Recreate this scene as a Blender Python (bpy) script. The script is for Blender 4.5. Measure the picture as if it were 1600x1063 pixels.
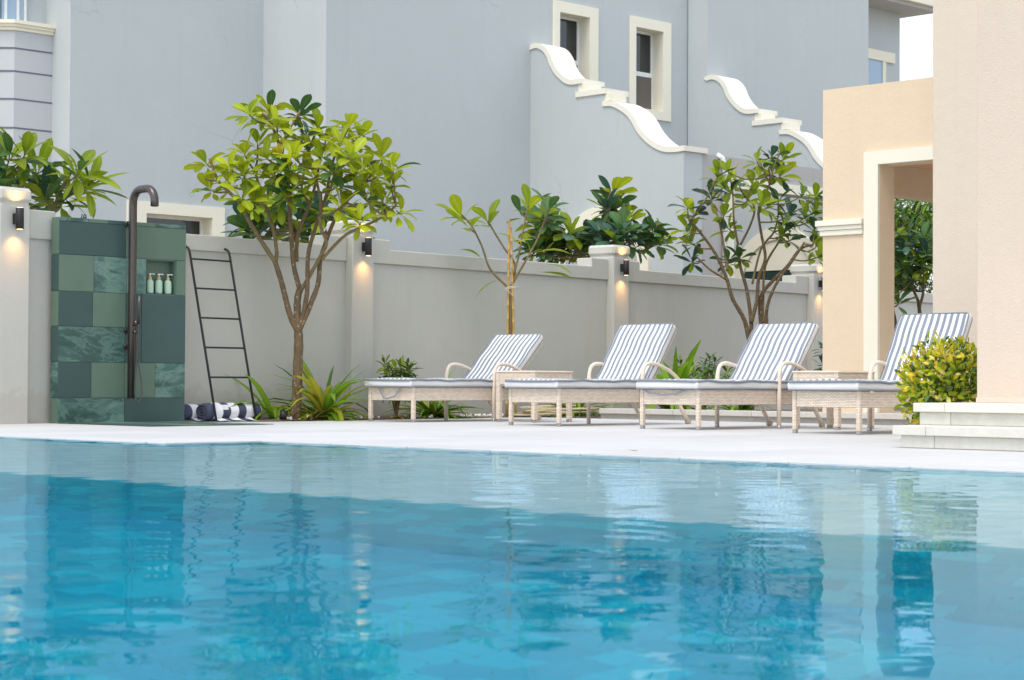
import bpy, bmesh, math, random
import numpy as np
from mathutils import Vector, Matrix, Euler
R = math.radians
scene = bpy.context.scene
for o in list(bpy.data.objects): bpy.data.objects.remove(o)
COL = scene.collection

# ------------------------------------------------------------------ camera
# x runs along the neighbour's house front (away to the right), y runs towards it (away to the left)
cam_d = bpy.data.cameras.new('camera'); cam = bpy.data.objects.new('camera', cam_d); COL.objects.link(cam)
cam_d.sensor_width = 36.0; cam_d.lens = 69.75; cam_d.clip_start = 0.1; cam_d.clip_end = 3000
cam.location = (0, 0, 0.42)
PITCH, ROLL = R(1.19), 0.005
cam.rotation_euler = (Matrix.Rotation(R(-45), 4, 'Z') @ Matrix.Rotation(R(90) + PITCH, 4, 'X') @ Matrix.Rotation(ROLL, 4, 'Z')).to_euler()
cam_d.dof.use_dof = True; cam_d.dof.focus_distance = 18.5; cam_d.dof.aperture_fstop = 9.0
scene.camera = cam

# ------------------------------------------------------------------ sky, sun, exposure
SUN_EL, SUN_AZ = R(60), R(196)          # azimuth of the sun, measured from +x towards +y
w = bpy.data.worlds.new('World'); scene.world = w; w.use_nodes = True
nt = w.node_tree; nt.nodes.clear()
sky = nt.nodes.new('ShaderNodeTexSky'); sky.sky_type = 'NISHITA'; sky.sun_disc = False
sky.sun_elevation = SUN_EL; sky.sun_rotation = R(90) - SUN_AZ
sky.air_density = 1.0; sky.dust_density = 2.0; sky.ozone_density = 1.0
bg = nt.nodes.new('ShaderNodeBackground'); bg.inputs[1].default_value = 0.085
wo = nt.nodes.new('ShaderNodeOutputWorld')
veil = nt.nodes.new('ShaderNodeBackground'); veil.inputs[0].default_value = (0.93, 0.97, 1.0, 1); veil.inputs[1].default_value = 0.45   # even white veil of high cloud
add = nt.nodes.new('ShaderNodeAddShader'); nt.links.new(bg.outputs[0], add.inputs[0]); nt.links.new(veil.outputs[0], add.inputs[1])
nt.links.new(sky.outputs[0], bg.inputs[0]); nt.links.new(add.outputs[0], wo.inputs[0])
sun_d = bpy.data.lights.new('sun', 'SUN'); sun = bpy.data.objects.new('sun', sun_d); COL.objects.link(sun)
sun_d.energy = 0.95; sun_d.angle = R(28); sun_d.color = (1.0, 0.94, 0.85)
sd = Vector((math.cos(SUN_AZ) * math.cos(SUN_EL), math.sin(SUN_AZ) * math.cos(SUN_EL), math.sin(SUN_EL)))
sun.rotation_euler = sd.to_track_quat('Z', 'Y').to_euler()
sun.location = (0, 0, 30)
scene.view_settings.view_transform = 'Standard'; scene.view_settings.look = 'None'
scene.view_settings.exposure = 0.80; scene.view_settings.gamma = 1.0
scene.render.engine = 'CYCLES'
scene.cycles.use_denoising = True
scene.cycles.max_bounces = 12; scene.cycles.transparent_max_bounces = 8
scene.cycles.sample_clamp_indirect = 6.0

# ------------------------------------------------------------------ materials
def new_mat(name):
    m = bpy.data.materials.new(name); m.use_nodes = True
    t = m.node_tree
    b = next(n for n in t.nodes if n.type == 'BSDF_PRINCIPLED')
    out = next(n for n in t.nodes if n.type == 'OUTPUT_MATERIAL')
    return m, t, b, out
def node(t, k, **kw):
    n = t.nodes.new(k)
    for a, v in kw.items(): setattr(n, a, v)
    return n
def ramp(t, fac, stops, interp='LINEAR'):
    r = node(t, 'ShaderNodeValToRGB'); r.color_ramp.interpolation = interp
    e = r.color_ramp.elements
    while len(e) < len(stops): e.new(0.5)
    for i, (p, c) in enumerate(stops):
        e[i].position = p; e[i].color = (*c, 1)
    t.links.new(fac, r.inputs[0]); return r.outputs[0]
def coords(t, scale=(1, 1, 1), kind='Object', loc=(0, 0, 0), rot=(0, 0, 0)):
    c = node(t, 'ShaderNodeTexCoord'); mp = node(t, 'ShaderNodeMapping')
    mp.inputs['Scale'].default_value = scale; mp.inputs['Location'].default_value = loc; mp.inputs['Rotation'].default_value = rot
    t.links.new(c.outputs[kind], mp.inputs[0]); return mp.outputs[0]
def geo_coords(t, scale=(1, 1, 1)):
    c = node(t, 'ShaderNodeNewGeometry'); mp = node(t, 'ShaderNodeMapping'); mp.inputs['Scale'].default_value = scale
    t.links.new(c.outputs['Position'], mp.inputs[0]); return mp.outputs[0]
def noise(t, vec, scale, detail=4, rough=0.55, dist=0.0):
    n = node(t, 'ShaderNodeTexNoise'); n.inputs['Scale'].default_value = scale; n.inputs['Detail'].default_value = detail
    n.inputs['Roughness'].default_value = rough; n.inputs['Distortion'].default_value = dist
    t.links.new(vec, n.inputs['Vector']); return n.outputs['Fac']
def bump(t, b, h, strength, distance=0.01):
    n = node(t, 'ShaderNodeBump'); n.inputs['Strength'].default_value = strength; n.inputs['Distance'].default_value = distance
    t.links.new(h, n.inputs['Height']); t.links.new(n.outputs[0], b.inputs['Normal'])
def mixc(t, fac, a, b_):
    n = node(t, 'ShaderNodeMix', data_type='RGBA')
    t.links.new(fac, n.inputs[0])
    for i, s in ((6, a), (7, b_)):
        if isinstance(s, tuple): n.inputs[i].default_value = (*s, 1)
        else: t.links.new(s, n.inputs[i])
    return n.outputs[2]
def sc(c, f): return tuple(min(1, x * f) for x in c)

def stucco(name, col, var=0.07, bs=0.35, rough=0.85, streak=0.0, cracks=0.0, splash=False):
    m, t, b, _ = new_mat(name)
    g = geo_coords(t)
    n1 = noise(t, g, 0.9, 6, 0.6); n2 = noise(t, g, 90, 3, 0.6); n3 = noise(t, g, 9, 4, 0.6)
    c = ramp(t, n1, [(0.3, sc(col, 1 - var)), (0.7, sc(col, 1 + var))])
    c = mixc(t, n3, c, sc(col, 0.97))
    if streak:
        gs = geo_coords(t, (2.2, 2.2, 0.16)); ns = noise(t, gs, 3.0, 5, 0.65)
        f = ramp(t, ns, [(0.52, (0, 0, 0)), (0.75, (streak,) * 3)])
        c = mixc(t, f, c, sc(col, 0.72))
    if cracks:                                   # fine hairline cracks in the render
        vo = node(t, 'ShaderNodeTexVoronoi', feature='DISTANCE_TO_EDGE'); vo.inputs['Scale'].default_value = 0.55
        wob = noise(t, g, 2.5, 6, 0.7); av = node(t, 'ShaderNodeVectorMath', operation='ADD'); t.links.new(g, av.inputs[0]); t.links.new(wob, av.inputs[1]); t.links.new(av.outputs[0], vo.inputs['Vector'])
        line = ramp(t, vo.outputs['Distance'], [(0.0, (1, 1, 1)), (0.006, (0, 0, 0))])
        msk = ramp(t, noise(t, g, 0.45, 3), [(0.52, (0, 0, 0)), (0.62, (cracks,) * 3)])
        mm = node(t, 'ShaderNodeMath', operation='MULTIPLY'); t.links.new(line, mm.inputs[0]); t.links.new(msk, mm.inputs[1])
        c = mixc(t, mm.outputs[0], c, sc(col, 0.6))
    if splash:                                   # soil splashed up the foot of the wall
        sz = node(t, 'ShaderNodeSeparateXYZ'); t.links.new(g, sz.inputs[0])
        ms = node(t, 'ShaderNodeMath', operation='MULTIPLY_ADD'); ms.inputs[1].default_value = -0.55; t.links.new(noise(t, g, 5, 5, 0.7), ms.inputs[0]); t.links.new(sz.outputs[2], ms.inputs[2])
        f = ramp(t, ms.outputs[0], [(0.0, (0.20,) * 3), (0.05, (0, 0, 0))]) 
        c = mixc(t, f, c, (col[0] * 0.6, col[1] * 0.52, col[2] * 0.42))
    t.links.new(c, b.inputs['Base Color']); b.inputs['Roughness'].default_value = rough
    b.inputs['Specular IOR Level'].default_value = 0.25
    add = node(t, 'ShaderNodeMath', operation='ADD'); t.links.new(n2, add.inputs[0]); t.links.new(n3, add.inputs[1])
    bump(t, b, add.outputs[0], bs, 0.006)
    return m
def plain(name, col, rough=0.5, metal=0.0, var=0.06, scale=25, bs=0.0, spec=0.5):
    m, t, b, _ = new_mat(name)
    g = coords(t)
    n = noise(t, g, scale, 4)
    t.links.new(ramp(t, n, [(0.3, sc(col, 1 - var)), (0.7, sc(col, 1 + var))]), b.inputs['Base Color'])
    b.inputs['Roughness'].default_value = rough; b.inputs['Metallic'].default_value = metal
    b.inputs['Specular IOR Level'].default_value = spec
    if bs: bump(t, b, n, bs, 0.004)
    return m
def stone(name, col, var=0.05, rough=0.6, grain=1.0, bs=0.15):
    m, t, b, _ = new_mat(name)
    oi = node(t, 'ShaderNodeObjectInfo')
    g = geo_coords(t); gl = geo_coords(t, (1.0, 7.0, 7.0))
    n1 = noise(t, gl, 2.2, 6, 0.6); n2 = noise(t, g, 160, 2)
    c = ramp(t, n1, [(0.3, sc(col, 1 - var)), (0.75, sc(col, 1 + var))])
    c = mixc(t, ramp(t, n2, [(0.5, (0, 0, 0)), (0.9, (0.3 * grain,) * 3)]), c, sc(col, 0.8))
    br = node(t, 'ShaderNodeMapRange'); br.inputs[3].default_value = 0.93; br.inputs[4].default_value = 1.05
    t.links.new(oi.outputs['Random'], br.inputs[0])
    hs = node(t, 'ShaderNodeHueSaturation'); t.links.new(c, hs.inputs['Color']); t.links.new(br.outputs[0], hs.inputs['Value'])
    t.links.new(hs.outputs[0], b.inputs['Base Color']); b.inputs['Roughness'].default_value = rough
    bump(t, b, n1, bs, 0.003)
    return m
def granite(name, col, var=0.12):
    m, t, b, _ = new_mat(name)
    oi = node(t, 'ShaderNodeObjectInfo'); g = geo_coords(t)
    n1 = noise(t, g, 240, 2, 0.7); n2 = noise(t, g, 5, 3)
    c = ramp(t, n1, [(0.35, sc(col, 1 - 2 * var)), (0.5, col), (0.7, sc(col, 1 + 2 * var))])
    c = mixc(t, ramp(t, n2, [(0.4, (0, 0, 0)), (0.7, (0.35,) * 3)]), c, sc(col, 0.82))
    br = node(t, 'ShaderNodeMapRange'); br.inputs[3].default_value = 0.9; br.inputs[4].default_value = 1.08
    t.links.new(oi.outputs['Random'], br.inputs[0])
    hs = node(t, 'ShaderNodeHueSaturation'); t.links.new(c, hs.inputs['Color']); t.links.new(br.outputs[0], hs.inputs['Value'])
    t.links.new(hs.outputs[0], b.inputs['Base Color']); b.inputs['Roughness'].default_value = 0.45
    bump(t, b, n1, 0.06, 0.002)
    return m
def marble(name, dark, light):
    m, t, b, _ = new_mat(name)
    oi = node(t, 'ShaderNodeObjectInfo')
    c0 = node(t, 'ShaderNodeNewGeometry')
    off = node(t, 'ShaderNodeVectorMath', operation='SCALE'); off.inputs[3].default_value = 37.0
    cx = node(t, 'ShaderNodeCombineXYZ')
    for i in range(3): t.links.new(oi.outputs['Random'], cx.inputs[i])
    t.links.new(cx.outputs[0], off.inputs[0])
    ad = node(t, 'ShaderNodeVectorMath', operation='ADD'); t.links.new(c0.outputs['Position'], ad.inputs[0]); t.links.new(off.outputs[0], ad.inputs[1])
    mp = node(t, 'ShaderNodeMapping'); mp.inputs['Rotation'].default_value = (0, R(38), 0); mp.inputs['Scale'].default_value = (0.8, 0.8, 2.0)
    t.links.new(ad.outputs[0], mp.inputs[0])
    n1 = noise(t, mp.outputs[0], 0.95, 12, 0.68, 1.1); n2 = noise(t, mp.outputs[0], 2.0, 11, 0.7, 1.5)
    c = ramp(t, n1, [(0.36, sc(dark, 0.6)), (0.46, dark), (0.54, light), (0.60, sc(dark, 1.15)), (0.72, light)])
    c = mixc(t, ramp(t, n2, [(0.46, (0, 0, 0)), (0.52, (0.5,) * 3), (0.58, (0, 0, 0))]), c, sc(light, 1.25))
    t.links.new(c, b.inputs['Base Color']); b.inputs['Roughness'].default_value = 0.35
    return m
def leaf_mat(name, col, tr=0.42, rough=0.48, vein=1.25):
    m, t, b, out = new_mat(name)
    oi = node(t, 'ShaderNodeObjectInfo')
    uv = node(t, 'ShaderNodeTexCoord'); sx = node(t, 'ShaderNodeSeparateXYZ'); t.links.new(uv.outputs['UV'], sx.inputs[0])
    ab = node(t, 'ShaderNodeMath', operation='ABSOLUTE'); t.links.new(sx.outputs[1], ab.inputs[0])
    c = ramp(t, ab.outputs[0], [(0.0, sc(col, vein)), (0.10, sc(col, vein)), (0.2, col), (1.0, sc(col, 0.94))])
    n = noise(t, geo_coords(t), 7, 3)
    c = mixc(t, ramp(t, n, [(0.4, (0, 0, 0)), (0.75, (0.5,) * 3)]), c, (col[0] * 1.25, col[1] * 1.02, col[2] * 0.8))
    br = node(t, 'ShaderNodeMapRange'); br.inputs[3].default_value = 0.75; br.inputs[4].default_value = 1.2
    t.links.new(oi.outputs['Random'], br.inputs[0])
    hs = node(t, 'ShaderNodeHueSaturation'); t.links.new(c, hs.inputs['Color']); t.links.new(br.outputs[0], hs.inputs['Value'])
    t.links.new(hs.outputs[0], b.inputs['Base Color']); b.inputs['Roughness'].default_value = rough
    b.inputs['Specular IOR Level'].default_value = 0.28
    tl = node(t, 'ShaderNodeBsdfTranslucent'); mx = node(t, 'ShaderNodeMixShader'); mx.inputs[0].default_value = tr
    t.links.new(hs.outputs[0], tl.inputs[0])
    t.links.new(b.outputs[0], mx.inputs[1]); t.links.new(tl.outputs[0], mx.inputs[2]); t.links.new(mx.outputs[0], out.inputs[0])
    return m
def bark_mat(name, col, spot):
    m, t, b, _ = new_mat(name)
    g = geo_coords(t, (1, 1, 0.8))
    v = node(t, 'ShaderNodeTexVoronoi'); v.inputs['Scale'].default_value = 26; t.links.new(g, v.inputs['Vector'])
    n = noise(t, g, 14, 5, 0.6)
    c = ramp(t, n, [(0.3, sc(col, 0.75)), (0.7, sc(col, 1.2))])
    c = mixc(t, ramp(t, v.outputs['Distance'], [(0.10, (0.75,) * 3), (0.30, (0, 0, 0))]), c, spot)
    t.links.new(c, b.inputs['Base Color']); b.inputs['Roughness'].default_value = 0.8
    bump(t, b, v.outputs['Distance'], 0.4, 0.01)
    return m
def rattan_mat(name, col):
    m, t, b, _ = new_mat(name)
    c0 = node(t, 'ShaderNodeTexCoord'); s = node(t, 'ShaderNodeSeparateXYZ'); t.links.new(c0.outputs['Object'], s.inputs[0])
    a = node(t, 'ShaderNodeMath', operation='ADD'); t.links.new(s.outputs[0], a.inputs[0]); t.links.new(s.outputs[1], a.inputs[1])
    cb = node(t, 'ShaderNodeCombineXYZ'); t.links.new(a.outputs[0], cb.inputs[0]); t.links.new(s.outputs[2], cb.inputs[1])
    br = node(t, 'ShaderNodeTexBrick'); br.offset = 0.5
    br.inputs['Scale'].default_value = 1.0; br.inputs['Brick Width'].default_value = 0.045; br.inputs['Row Height'].default_value = 0.013
    br.inputs['Mortar Size'].default_value = 0.0022; br.inputs['Mortar Smooth'].default_value = 0.6; br.inputs['Bias'].default_value = 0.0
    br.inputs['Color1'].default_value = (*sc(col, 1.08), 1); br.inputs['Color2'].default_value = (*sc(col, 0.86), 1); br.inputs['Mortar'].default_value = (*sc(col, 0.62), 1)
    t.links.new(cb.outputs[0], br.inputs['Vector'])
    t.links.new(br.outputs['Color'], b.inputs['Base Color']); b.inputs['Roughness'].default_value = 0.5
    inv = node(t, 'ShaderNodeMath', operation='SUBTRACT'); inv.inputs[0].default_value = 1.0; t.links.new(br.outputs['Fac'], inv.inputs[1])
    bump(t, b, inv.outputs[0], 0.7, 0.004)
    return m
def stripe_mat(name, axis, period, duty, ca, cb_, phase=0.0):
    m, t, b, _ = new_mat(name)
    c0 = node(t, 'ShaderNodeTexCoord'); s = node(t, 'ShaderNodeSeparateXYZ'); t.links.new(c0.outputs['Object'], s.inputs[0])
    d = node(t, 'ShaderNodeMath', operation='MULTIPLY_ADD'); d.inputs[1].default_value = 1 / period; d.inputs[2].default_value = 50 + phase
    t.links.new(s.outputs[axis], d.inputs[0])
    f = node(t, 'ShaderNodeMath', operation='FRACT'); t.links.new(d.outputs[0], f.inputs[0])
    c = ramp(t, f.outputs[0], [(0.0, ca), (duty, ca), (duty + 0.03, cb_), (0.97, cb_)])
    n = noise(t, coords(t), 9, 4); 
    hs = node(t, 'ShaderNodeHueSaturation'); mr = node(t, 'ShaderNodeMapRange'); mr.inputs[3].default_value = 0.92; mr.inputs[4].default_value = 1.06
    t.links.new(n, mr.inputs[0]); t.links.new(mr.outputs[0], hs.inputs['Value']); t.links.new(c, hs.inputs['Color'])
    t.links.new(hs.outputs[0], b.inputs['Base Color']); b.inputs['Roughness'].default_value = 0.9; b.inputs['Specular IOR Level'].default_value = 0.15
    wv = noise(t, coords(t), 5, 3); bump(t, b, wv, 0.25, 0.02)
    return m
def glass_mat(name, col, rough=0.04):
    m, t, b, _ = new_mat(name)
    b.inputs['Base Color'].default_value = (*col, 1); b.inputs['Roughness'].default_value = rough; b.inputs['Specular IOR Level'].default_value = 0.8
    bump(t, b, noise(t, coords(t), 2.0, 2), 0.05, 0.02)
    return m
def emit_mat(name, col, s):
    m, t, b, _ = new_mat(name)
    b.inputs['Base Color'].default_value = (*col, 1); b.inputs['Emission Color'].default_value = (*col, 1); b.inputs['Emission Strength'].default_value = s
    return m

M = dict(
    house=stucco('house_stucco', (0.50, 0.54, 0.545), 0.04, 0.3, streak=0.12, cracks=0.5),
    house2=stucco('house_stucco_panel', (0.53, 0.55, 0.56), 0.03, 0.25),
    annex=stucco('annex_stucco', (0.45, 0.435, 0.42), 0.05, 0.3, streak=0.2),
    bwall=stucco('boundary_stucco', (0.555, 0.545, 0.49), 0.07, 0.5, streak=0.14, splash=True),
    cream=stucco('cream_paint', (0.84, 0.80, 0.66), 0.03, 0.15, 0.7),
    capm=stucco('cap_paint', (0.82, 0.79, 0.69), 0.03, 0.15, 0.7),
    peach=stucco('peach_stucco', (0.77, 0.62, 0.445), 0.04, 0.8, streak=0.12),
    peach2=stucco('cream_peach_stucco', (0.68, 0.585, 0.475), 0.04, 0.7, streak=0.1),
    pink=stucco('pink_stucco', (0.66, 0.545, 0.44), 0.04, 0.6, streak=0.1),
    ceil=stucco('pavilion_ceiling_bounce', (0.80, 0.50, 0.30), 0.03, 0.2),  # saturated orange puts the warm bounced light into the ceiling colour
    deck=stone('deck_stone', (0.565, 0.565, 0.56), 0.05, 0.65),
    joint=plain('deck_joint', (0.50, 0.48, 0.44), 0.9),
    step=stone('step_stone', (0.68, 0.66, 0.58), 0.07, 0.6),
    step2=stone('ledge_stone', (0.60, 0.575, 0.52), 0.07, 0.6),
    riser=stone('ledge_riser_shaded', (0.42, 0.40, 0.36), 0.07, 0.7),  # darker than the slab: shadow band below the nosing put into the colour
    soil=plain('bed_soil', (0.16, 0.12, 0.085), 0.95, 0, 0.3, 12, 0.8),
    pebble=plain('white_pebble', (0.74, 0.72, 0.68), 0.6, 0, 0.08, 8),
    ground=plain('sandy_ground', (0.38, 0.33, 0.26), 0.95, 0, 0.12, 0.6),
    dgreen=granite('dark_green_granite', (0.044, 0.092, 0.086)),
    sage=granite('sage_green_granite', (0.112, 0.178, 0.130)),
    marble=marble('green_marble', (0.040, 0.105, 0.090), (0.14, 0.245, 0.20)),
    grout=plain('tile_grout', (0.16, 0.22, 0.18), 0.9),
    gun=plain('gunmetal', (0.11, 0.095, 0.088), 0.32, 0.85, 0.08, 30),
    black=plain('black_metal', (0.025, 0.022, 0.024), 0.45, 0.3, 0.1, 30),
    hose=plain('shower_hose_metal', (0.09, 0.09, 0.085), 0.35, 0.6),
    bottle=plain('mint_plastic', (0.42, 0.58, 0.44), 0.35, 0, 0.03),
    bamboo_c=plain('bamboo_collar', (0.62, 0.36, 0.12), 0.5, 0, 0.12, 60),
    white=plain('white_plastic', (0.80, 0.80, 0.79), 0.4, 0, 0.03),
    rattan=rattan_mat('rattan_weave', (0.86, 0.725, 0.585)),
    rattan_p=plain('rattan_wrap', (0.79, 0.665, 0.54), 0.5, 0, 0.10, 90, 0.5),
    tabletop=plain('table_inset', (0.62, 0.55, 0.50), 0.35),
    footcap=plain('aluminium_foot', (0.45, 0.45, 0.46), 0.35, 0.7),
    wheel=plain('caster_wheel', (0.50, 0.42, 0.32), 0.5),
    stripe=stripe_mat('cushion_stripes', 1, 0.0640, 0.47, (0.245, 0.275, 0.315), (0.76, 0.78, 0.80), 0.27),
    piping=plain('cushion_piping', (0.24, 0.265, 0.30), 0.9, 0, 0.06),
    cside=plain('cushion_side', (0.76, 0.75, 0.73), 0.9, 0, 0.04, 8, 0.2),
    towel=stripe_mat('towel_stripes', 0, 0.215, 0.48, (0.075, 0.085, 0.13), (0.80, 0.80, 0.82), 0.10),
    navy=plain('navy_cloth', (0.045, 0.05, 0.085), 0.9, 0, 0.1),
    tag=plain('white_label', (0.7, 0.7, 0.72), 0.7),
    glass=glass_mat('dark_window_glass', (0.012, 0.018, 0.022)),
    skyglass=glass_mat('sky_reflection_glass', (0.30, 0.42, 0.55)),  # reflected sky put into the pane's base colour as pale blue
    screen=plain('window_screen', (0.13, 0.115, 0.10), 0.8, 0, 0.06, 40),
    doorglass=glass_mat('green_door_glass', (0.02, 0.045, 0.035)),
    wframe=plain('window_frame_paint', (0.76, 0.77, 0.77), 0.4),
    roofwhite=plain('canopy_tile', (0.62, 0.62, 0.62), 0.7),
    groove=plain('rustication_joint', (0.16, 0.16, 0.20), 0.9),
    bamboo=plain('bamboo_stake', (0.52, 0.33, 0.10), 0.5, 0, 0.15, 20),
    twine=plain('white_twine', (0.65, 0.63, 0.6), 0.8),
    hosey=plain('garden_hose', (0.56, 0.47, 0.27), 0.5, 0, 0.1),
    bark=bark_mat('frangipani_bark', (0.15, 0.10, 0.05), (0.50, 0.37, 0.25)),
    twig=bark_mat('frangipani_twig', (0.20, 0.145, 0.06), (0.25, 0.19, 0.09)),
    lamp_glow=emit_mat('lamp_lens', (1.0, 0.70, 0.38), 2.2),
    dry=leaf_mat('dry_leaf', (0.42, 0.32, 0.10), 0.25, 0.6),
    l_lime=leaf_mat('leaf_lime', (0.40, 0.48, 0.02)),
    l_mid=leaf_mat('leaf_mid_green', (0.26, 0.36, 0.022)),
    l_deep=leaf_mat('leaf_deep_green', (0.075, 0.165, 0.045), 0.28),
    l_blue=leaf_mat('leaf_blue_green', (0.055, 0.125, 0.085), 0.2, 0.3),
    l_yel=leaf_mat('leaf_yellow', (0.70, 0.56, 0.04), 0.35),
    l_cream=leaf_mat('leaf_cream', (0.80, 0.72, 0.22), 0.3),
    l_grass=leaf_mat('strap_green', (0.22, 0.40, 0.03), 0.4, 0.4, 1.1),
    l_grassy=leaf_mat('strap_yellow', (0.42, 0.42, 0.045), 0.4, 0.4, 1.1),
    l_dark=leaf_mat('strap_deep', (0.08, 0.175, 0.03), 0.3, 0.4, 1.1),
)

# ------------------------------------------------------------------ geometry helpers
class MB:
    """collects shapes; build() links them as one mesh object"""
    def __init__(s): s.v = []; s.f = []; s.m = []; s.sm = []
    def add(s, vs, fs, mi=0, smooth=False):
        o = len(s.v); s.v += [tuple(p) for p in vs]
        for f in fs: s.f.append([o + i for i in f]); s.m.append(mi); s.sm.append(smooth)
    def box(s, lo, hi, mi=0, bev=0.0):
        x0, y0, z0 = lo; x1, y1, z1 = hi
        if bev <= 0:
            s.add([(x0,y0,z0),(x1,y0,z0),(x1,y1,z0),(x0,y1,z0),(x0,y0,z1),(x1,y0,z1),(x1,y1,z1),(x0,y1,z1)],
                  [(0,3,2,1),(4,5,6,7),(0,1,5,4),(1,2,6,5),(2,3,7,6),(3,0,4,7)], mi); return
        b = min(bev, (x1-x0)/2.01, (y1-y0)/2.01, (z1-z0)/2.01)
        def ring(ix, z): return [(x0+ix,y0,z),(x1-ix,y0,z),(x1,y0+ix,z),(x1,y1-ix,z),(x1-ix,y1,z),(x0+ix,y1,z),(x0,y1-ix,z),(x0,y0+ix,z)]
        def small(z):
            return [(x0+b,y0+b,z),(x1-b,y0+b,z),(x1-b,y0+b,z),(x1-b,y1-b,z),(x1-b,y1-b,z),(x0+b,y1-b,z),(x0+b,y1-b,z),(x0+b,y0+b,z)]
        vs = ring(b, z0+b) + ring(b, z1-b)
        top = [(x0+b,y0+b,z1),(x1-b,y0+b,z1),(x1-b,y1-b,z1),(x0+b,y1-b,z1)]
        bot = [(x0+b,y0+b,z0),(x1-b,y0+b,z0),(x1-b,y1-b,z0),(x0+b,y1-b,z0)]
        vs += top + bot
        fs = [(i, (i+1) % 8, 8+(i+1) % 8, 8+i) for i in range(8)]
        fs += [(16,17,18,19), (23,22,21,20)]
        fs += [(8,9,17,16),(10,11,18,17),(12,13,19,18),(14,15,16,19),(9,10,17),(11,12,18),(13,14,19),(15,8,16)]
        fs += [(1,0,20,21),(3,2,21,22),(5,4,22,23),(7,6,23,20),(2,1,21),(4,3,22),(6,5,23),(0,7,20)]
        s.add(vs, fs, mi)
    def tube(s, pts, r, n=10, mi=0, caps=True, smooth=True):
        pts = [Vector(p) for p in pts]; k = len(pts)
        rs = r if isinstance(r, (list, tuple)) else [r] * k
        vs = []; prev = None
        for i, p in enumerate(pts):
            d = (pts[min(i+1,k-1)] - pts[max(i-1,0)])
            if d.length < 1e-9: d = Vector((0,0,1))
            d.normalize()
            if prev is None:
                a = Vector((0,0,1)) if abs(d.z) < 0.9 else Vector((1,0,0))
                u = d.cross(a).normalized()
            else:
                u = (prev - d * prev.dot(d))
                if u.length < 1e-6: u = d.cross(Vector((0,0,1)))
                u.normalize()
            prev = u; q = d.cross(u)
            for j in range(n):
                t = 2 * math.pi * j / n
                vs.append(p + (u * math.cos(t) + q * math.sin(t)) * rs[i])
        fs = [(i*n+j, i*n+(j+1) % n, (i+1)*n+(j+1) % n, (i+1)*n+j) for i in range(k-1) for j in range(n)]
        s.add(vs, fs, mi, smooth)
        if caps:
            o = len(s.v) - n * k
            for rng in (range(n-1,-1,-1), range((k-1)*n, k*n)):
                s.f.append([o + i for i in rng]); s.m.append(mi); s.sm.append(False)
    def lathe(s, prof, c=(0,0,0), n=16, mi=0, axis=None):
        vs = []
        for (r, z) in prof:
            for j in range(n):
                t = 2*math.pi*j/n; vs.append((c[0]+r*math.cos(t), c[1]+r*math.sin(t), c[2]+z))
        k = len(prof)
        fs = [(i*n+j, i*n+(j+1)%n, (i+1)*n+(j+1)%n, (i+1)*n+j) for i in range(k-1) for j in range(n)]
        o = len(s.v); s.add(vs, fs, mi, True)
        s.f.append([o+i for i in range(n-1,-1,-1)]); s.m.append(mi); s.sm.append(False)
        s.f.append([o+(k-1)*n+i for i in range(n)]); s.m.append(mi); s.sm.append(False)
    def prism(s, poly, axis, a, b, mi=0):
        """polygon in the two other axes, extruded along axis from a to b"""
        def P(p, t):
            if axis == 0: return (t, p[0], p[1])
            if axis == 1: return (p[0], t, p[1])
            return (p[0], p[1], t)
        n = len(poly)
        vs = [P(p, a) for p in poly] + [P(p, b) for p in poly]
        fs = [tuple(range(n-1,-1,-1)), tuple(range(n, 2*n))] + [(i, (i+1)%n, n+(i+1)%n, n+i) for i in range(n)]
        s.add(vs, fs, mi)
    def build(s, name, mats, parent=None, loc=None, rot=None):
        me = bpy.data.meshes.new(name); me.from_pydata(s.v, [], s.f)
        if not isinstance(mats, (list, tuple)): mats = [mats]
        for m in mats: me.materials.append(m)
        me.polygons.foreach_set('material_index', s.m)
        me.polygons.foreach_set('use_smooth', s.sm)
        bm = bmesh.new(); bm.from_mesh(me); bmesh.ops.recalc_face_normals(bm, faces=bm.faces); bm.to_mesh(me); bm.free()
        o = bpy.data.objects.new(name, me); COL.objects.link(o)
        if parent: o.parent = parent
        if loc is not None: o.location = loc
        if rot is not None: o.rotation_euler = rot
        return o
def box(name, lo, hi, m, parent=None, bev=0.0):
    b = MB(); b.box(lo, hi, 0, bev); return b.build(name, m, parent)
def tag(o, label=None, cat=None, group=None, kind=None):
    if label: o['label'] = label
    if cat: o['category'] = cat
    if group: o['group'] = group
    if kind: o['kind'] = kind
    return o
def thing(name, label, cat, loc=(0,0,0), rz=0.0, group=None):
    o = bpy.data.objects.new(name, None); COL.objects.link(o); o.location = loc; o.rotation_euler = (0,0,rz)
    o.empty_display_size = 0.2
    return tag(o, label, cat, group)
def link_mesh(name, me, parent, mw=None):
    o = bpy.data.objects.new(name, me); COL.objects.link(o); o.parent = parent
    if mw is not None: o.matrix_local = mw
    return o
def curve_pts(pts, n=6):
    """Catmull-Rom through pts"""
    P = [Vector(p) for p in pts]; out = []
    for i in range(len(P)-1):
        p0 = P[max(i-1,0)]; p1 = P[i]; p2 = P[i+1]; p3 = P[min(i+2,len(P)-1)]
        for k in range(n):
            t = k / n
            out.append(0.5*((2*p1)+(p2-p0)*t+(2*p0-5*p1+4*p2-p3)*t*t+(3*p1-p0-3*p2+p3)*t**3))
    out.append(P[-1]); return out

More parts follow.
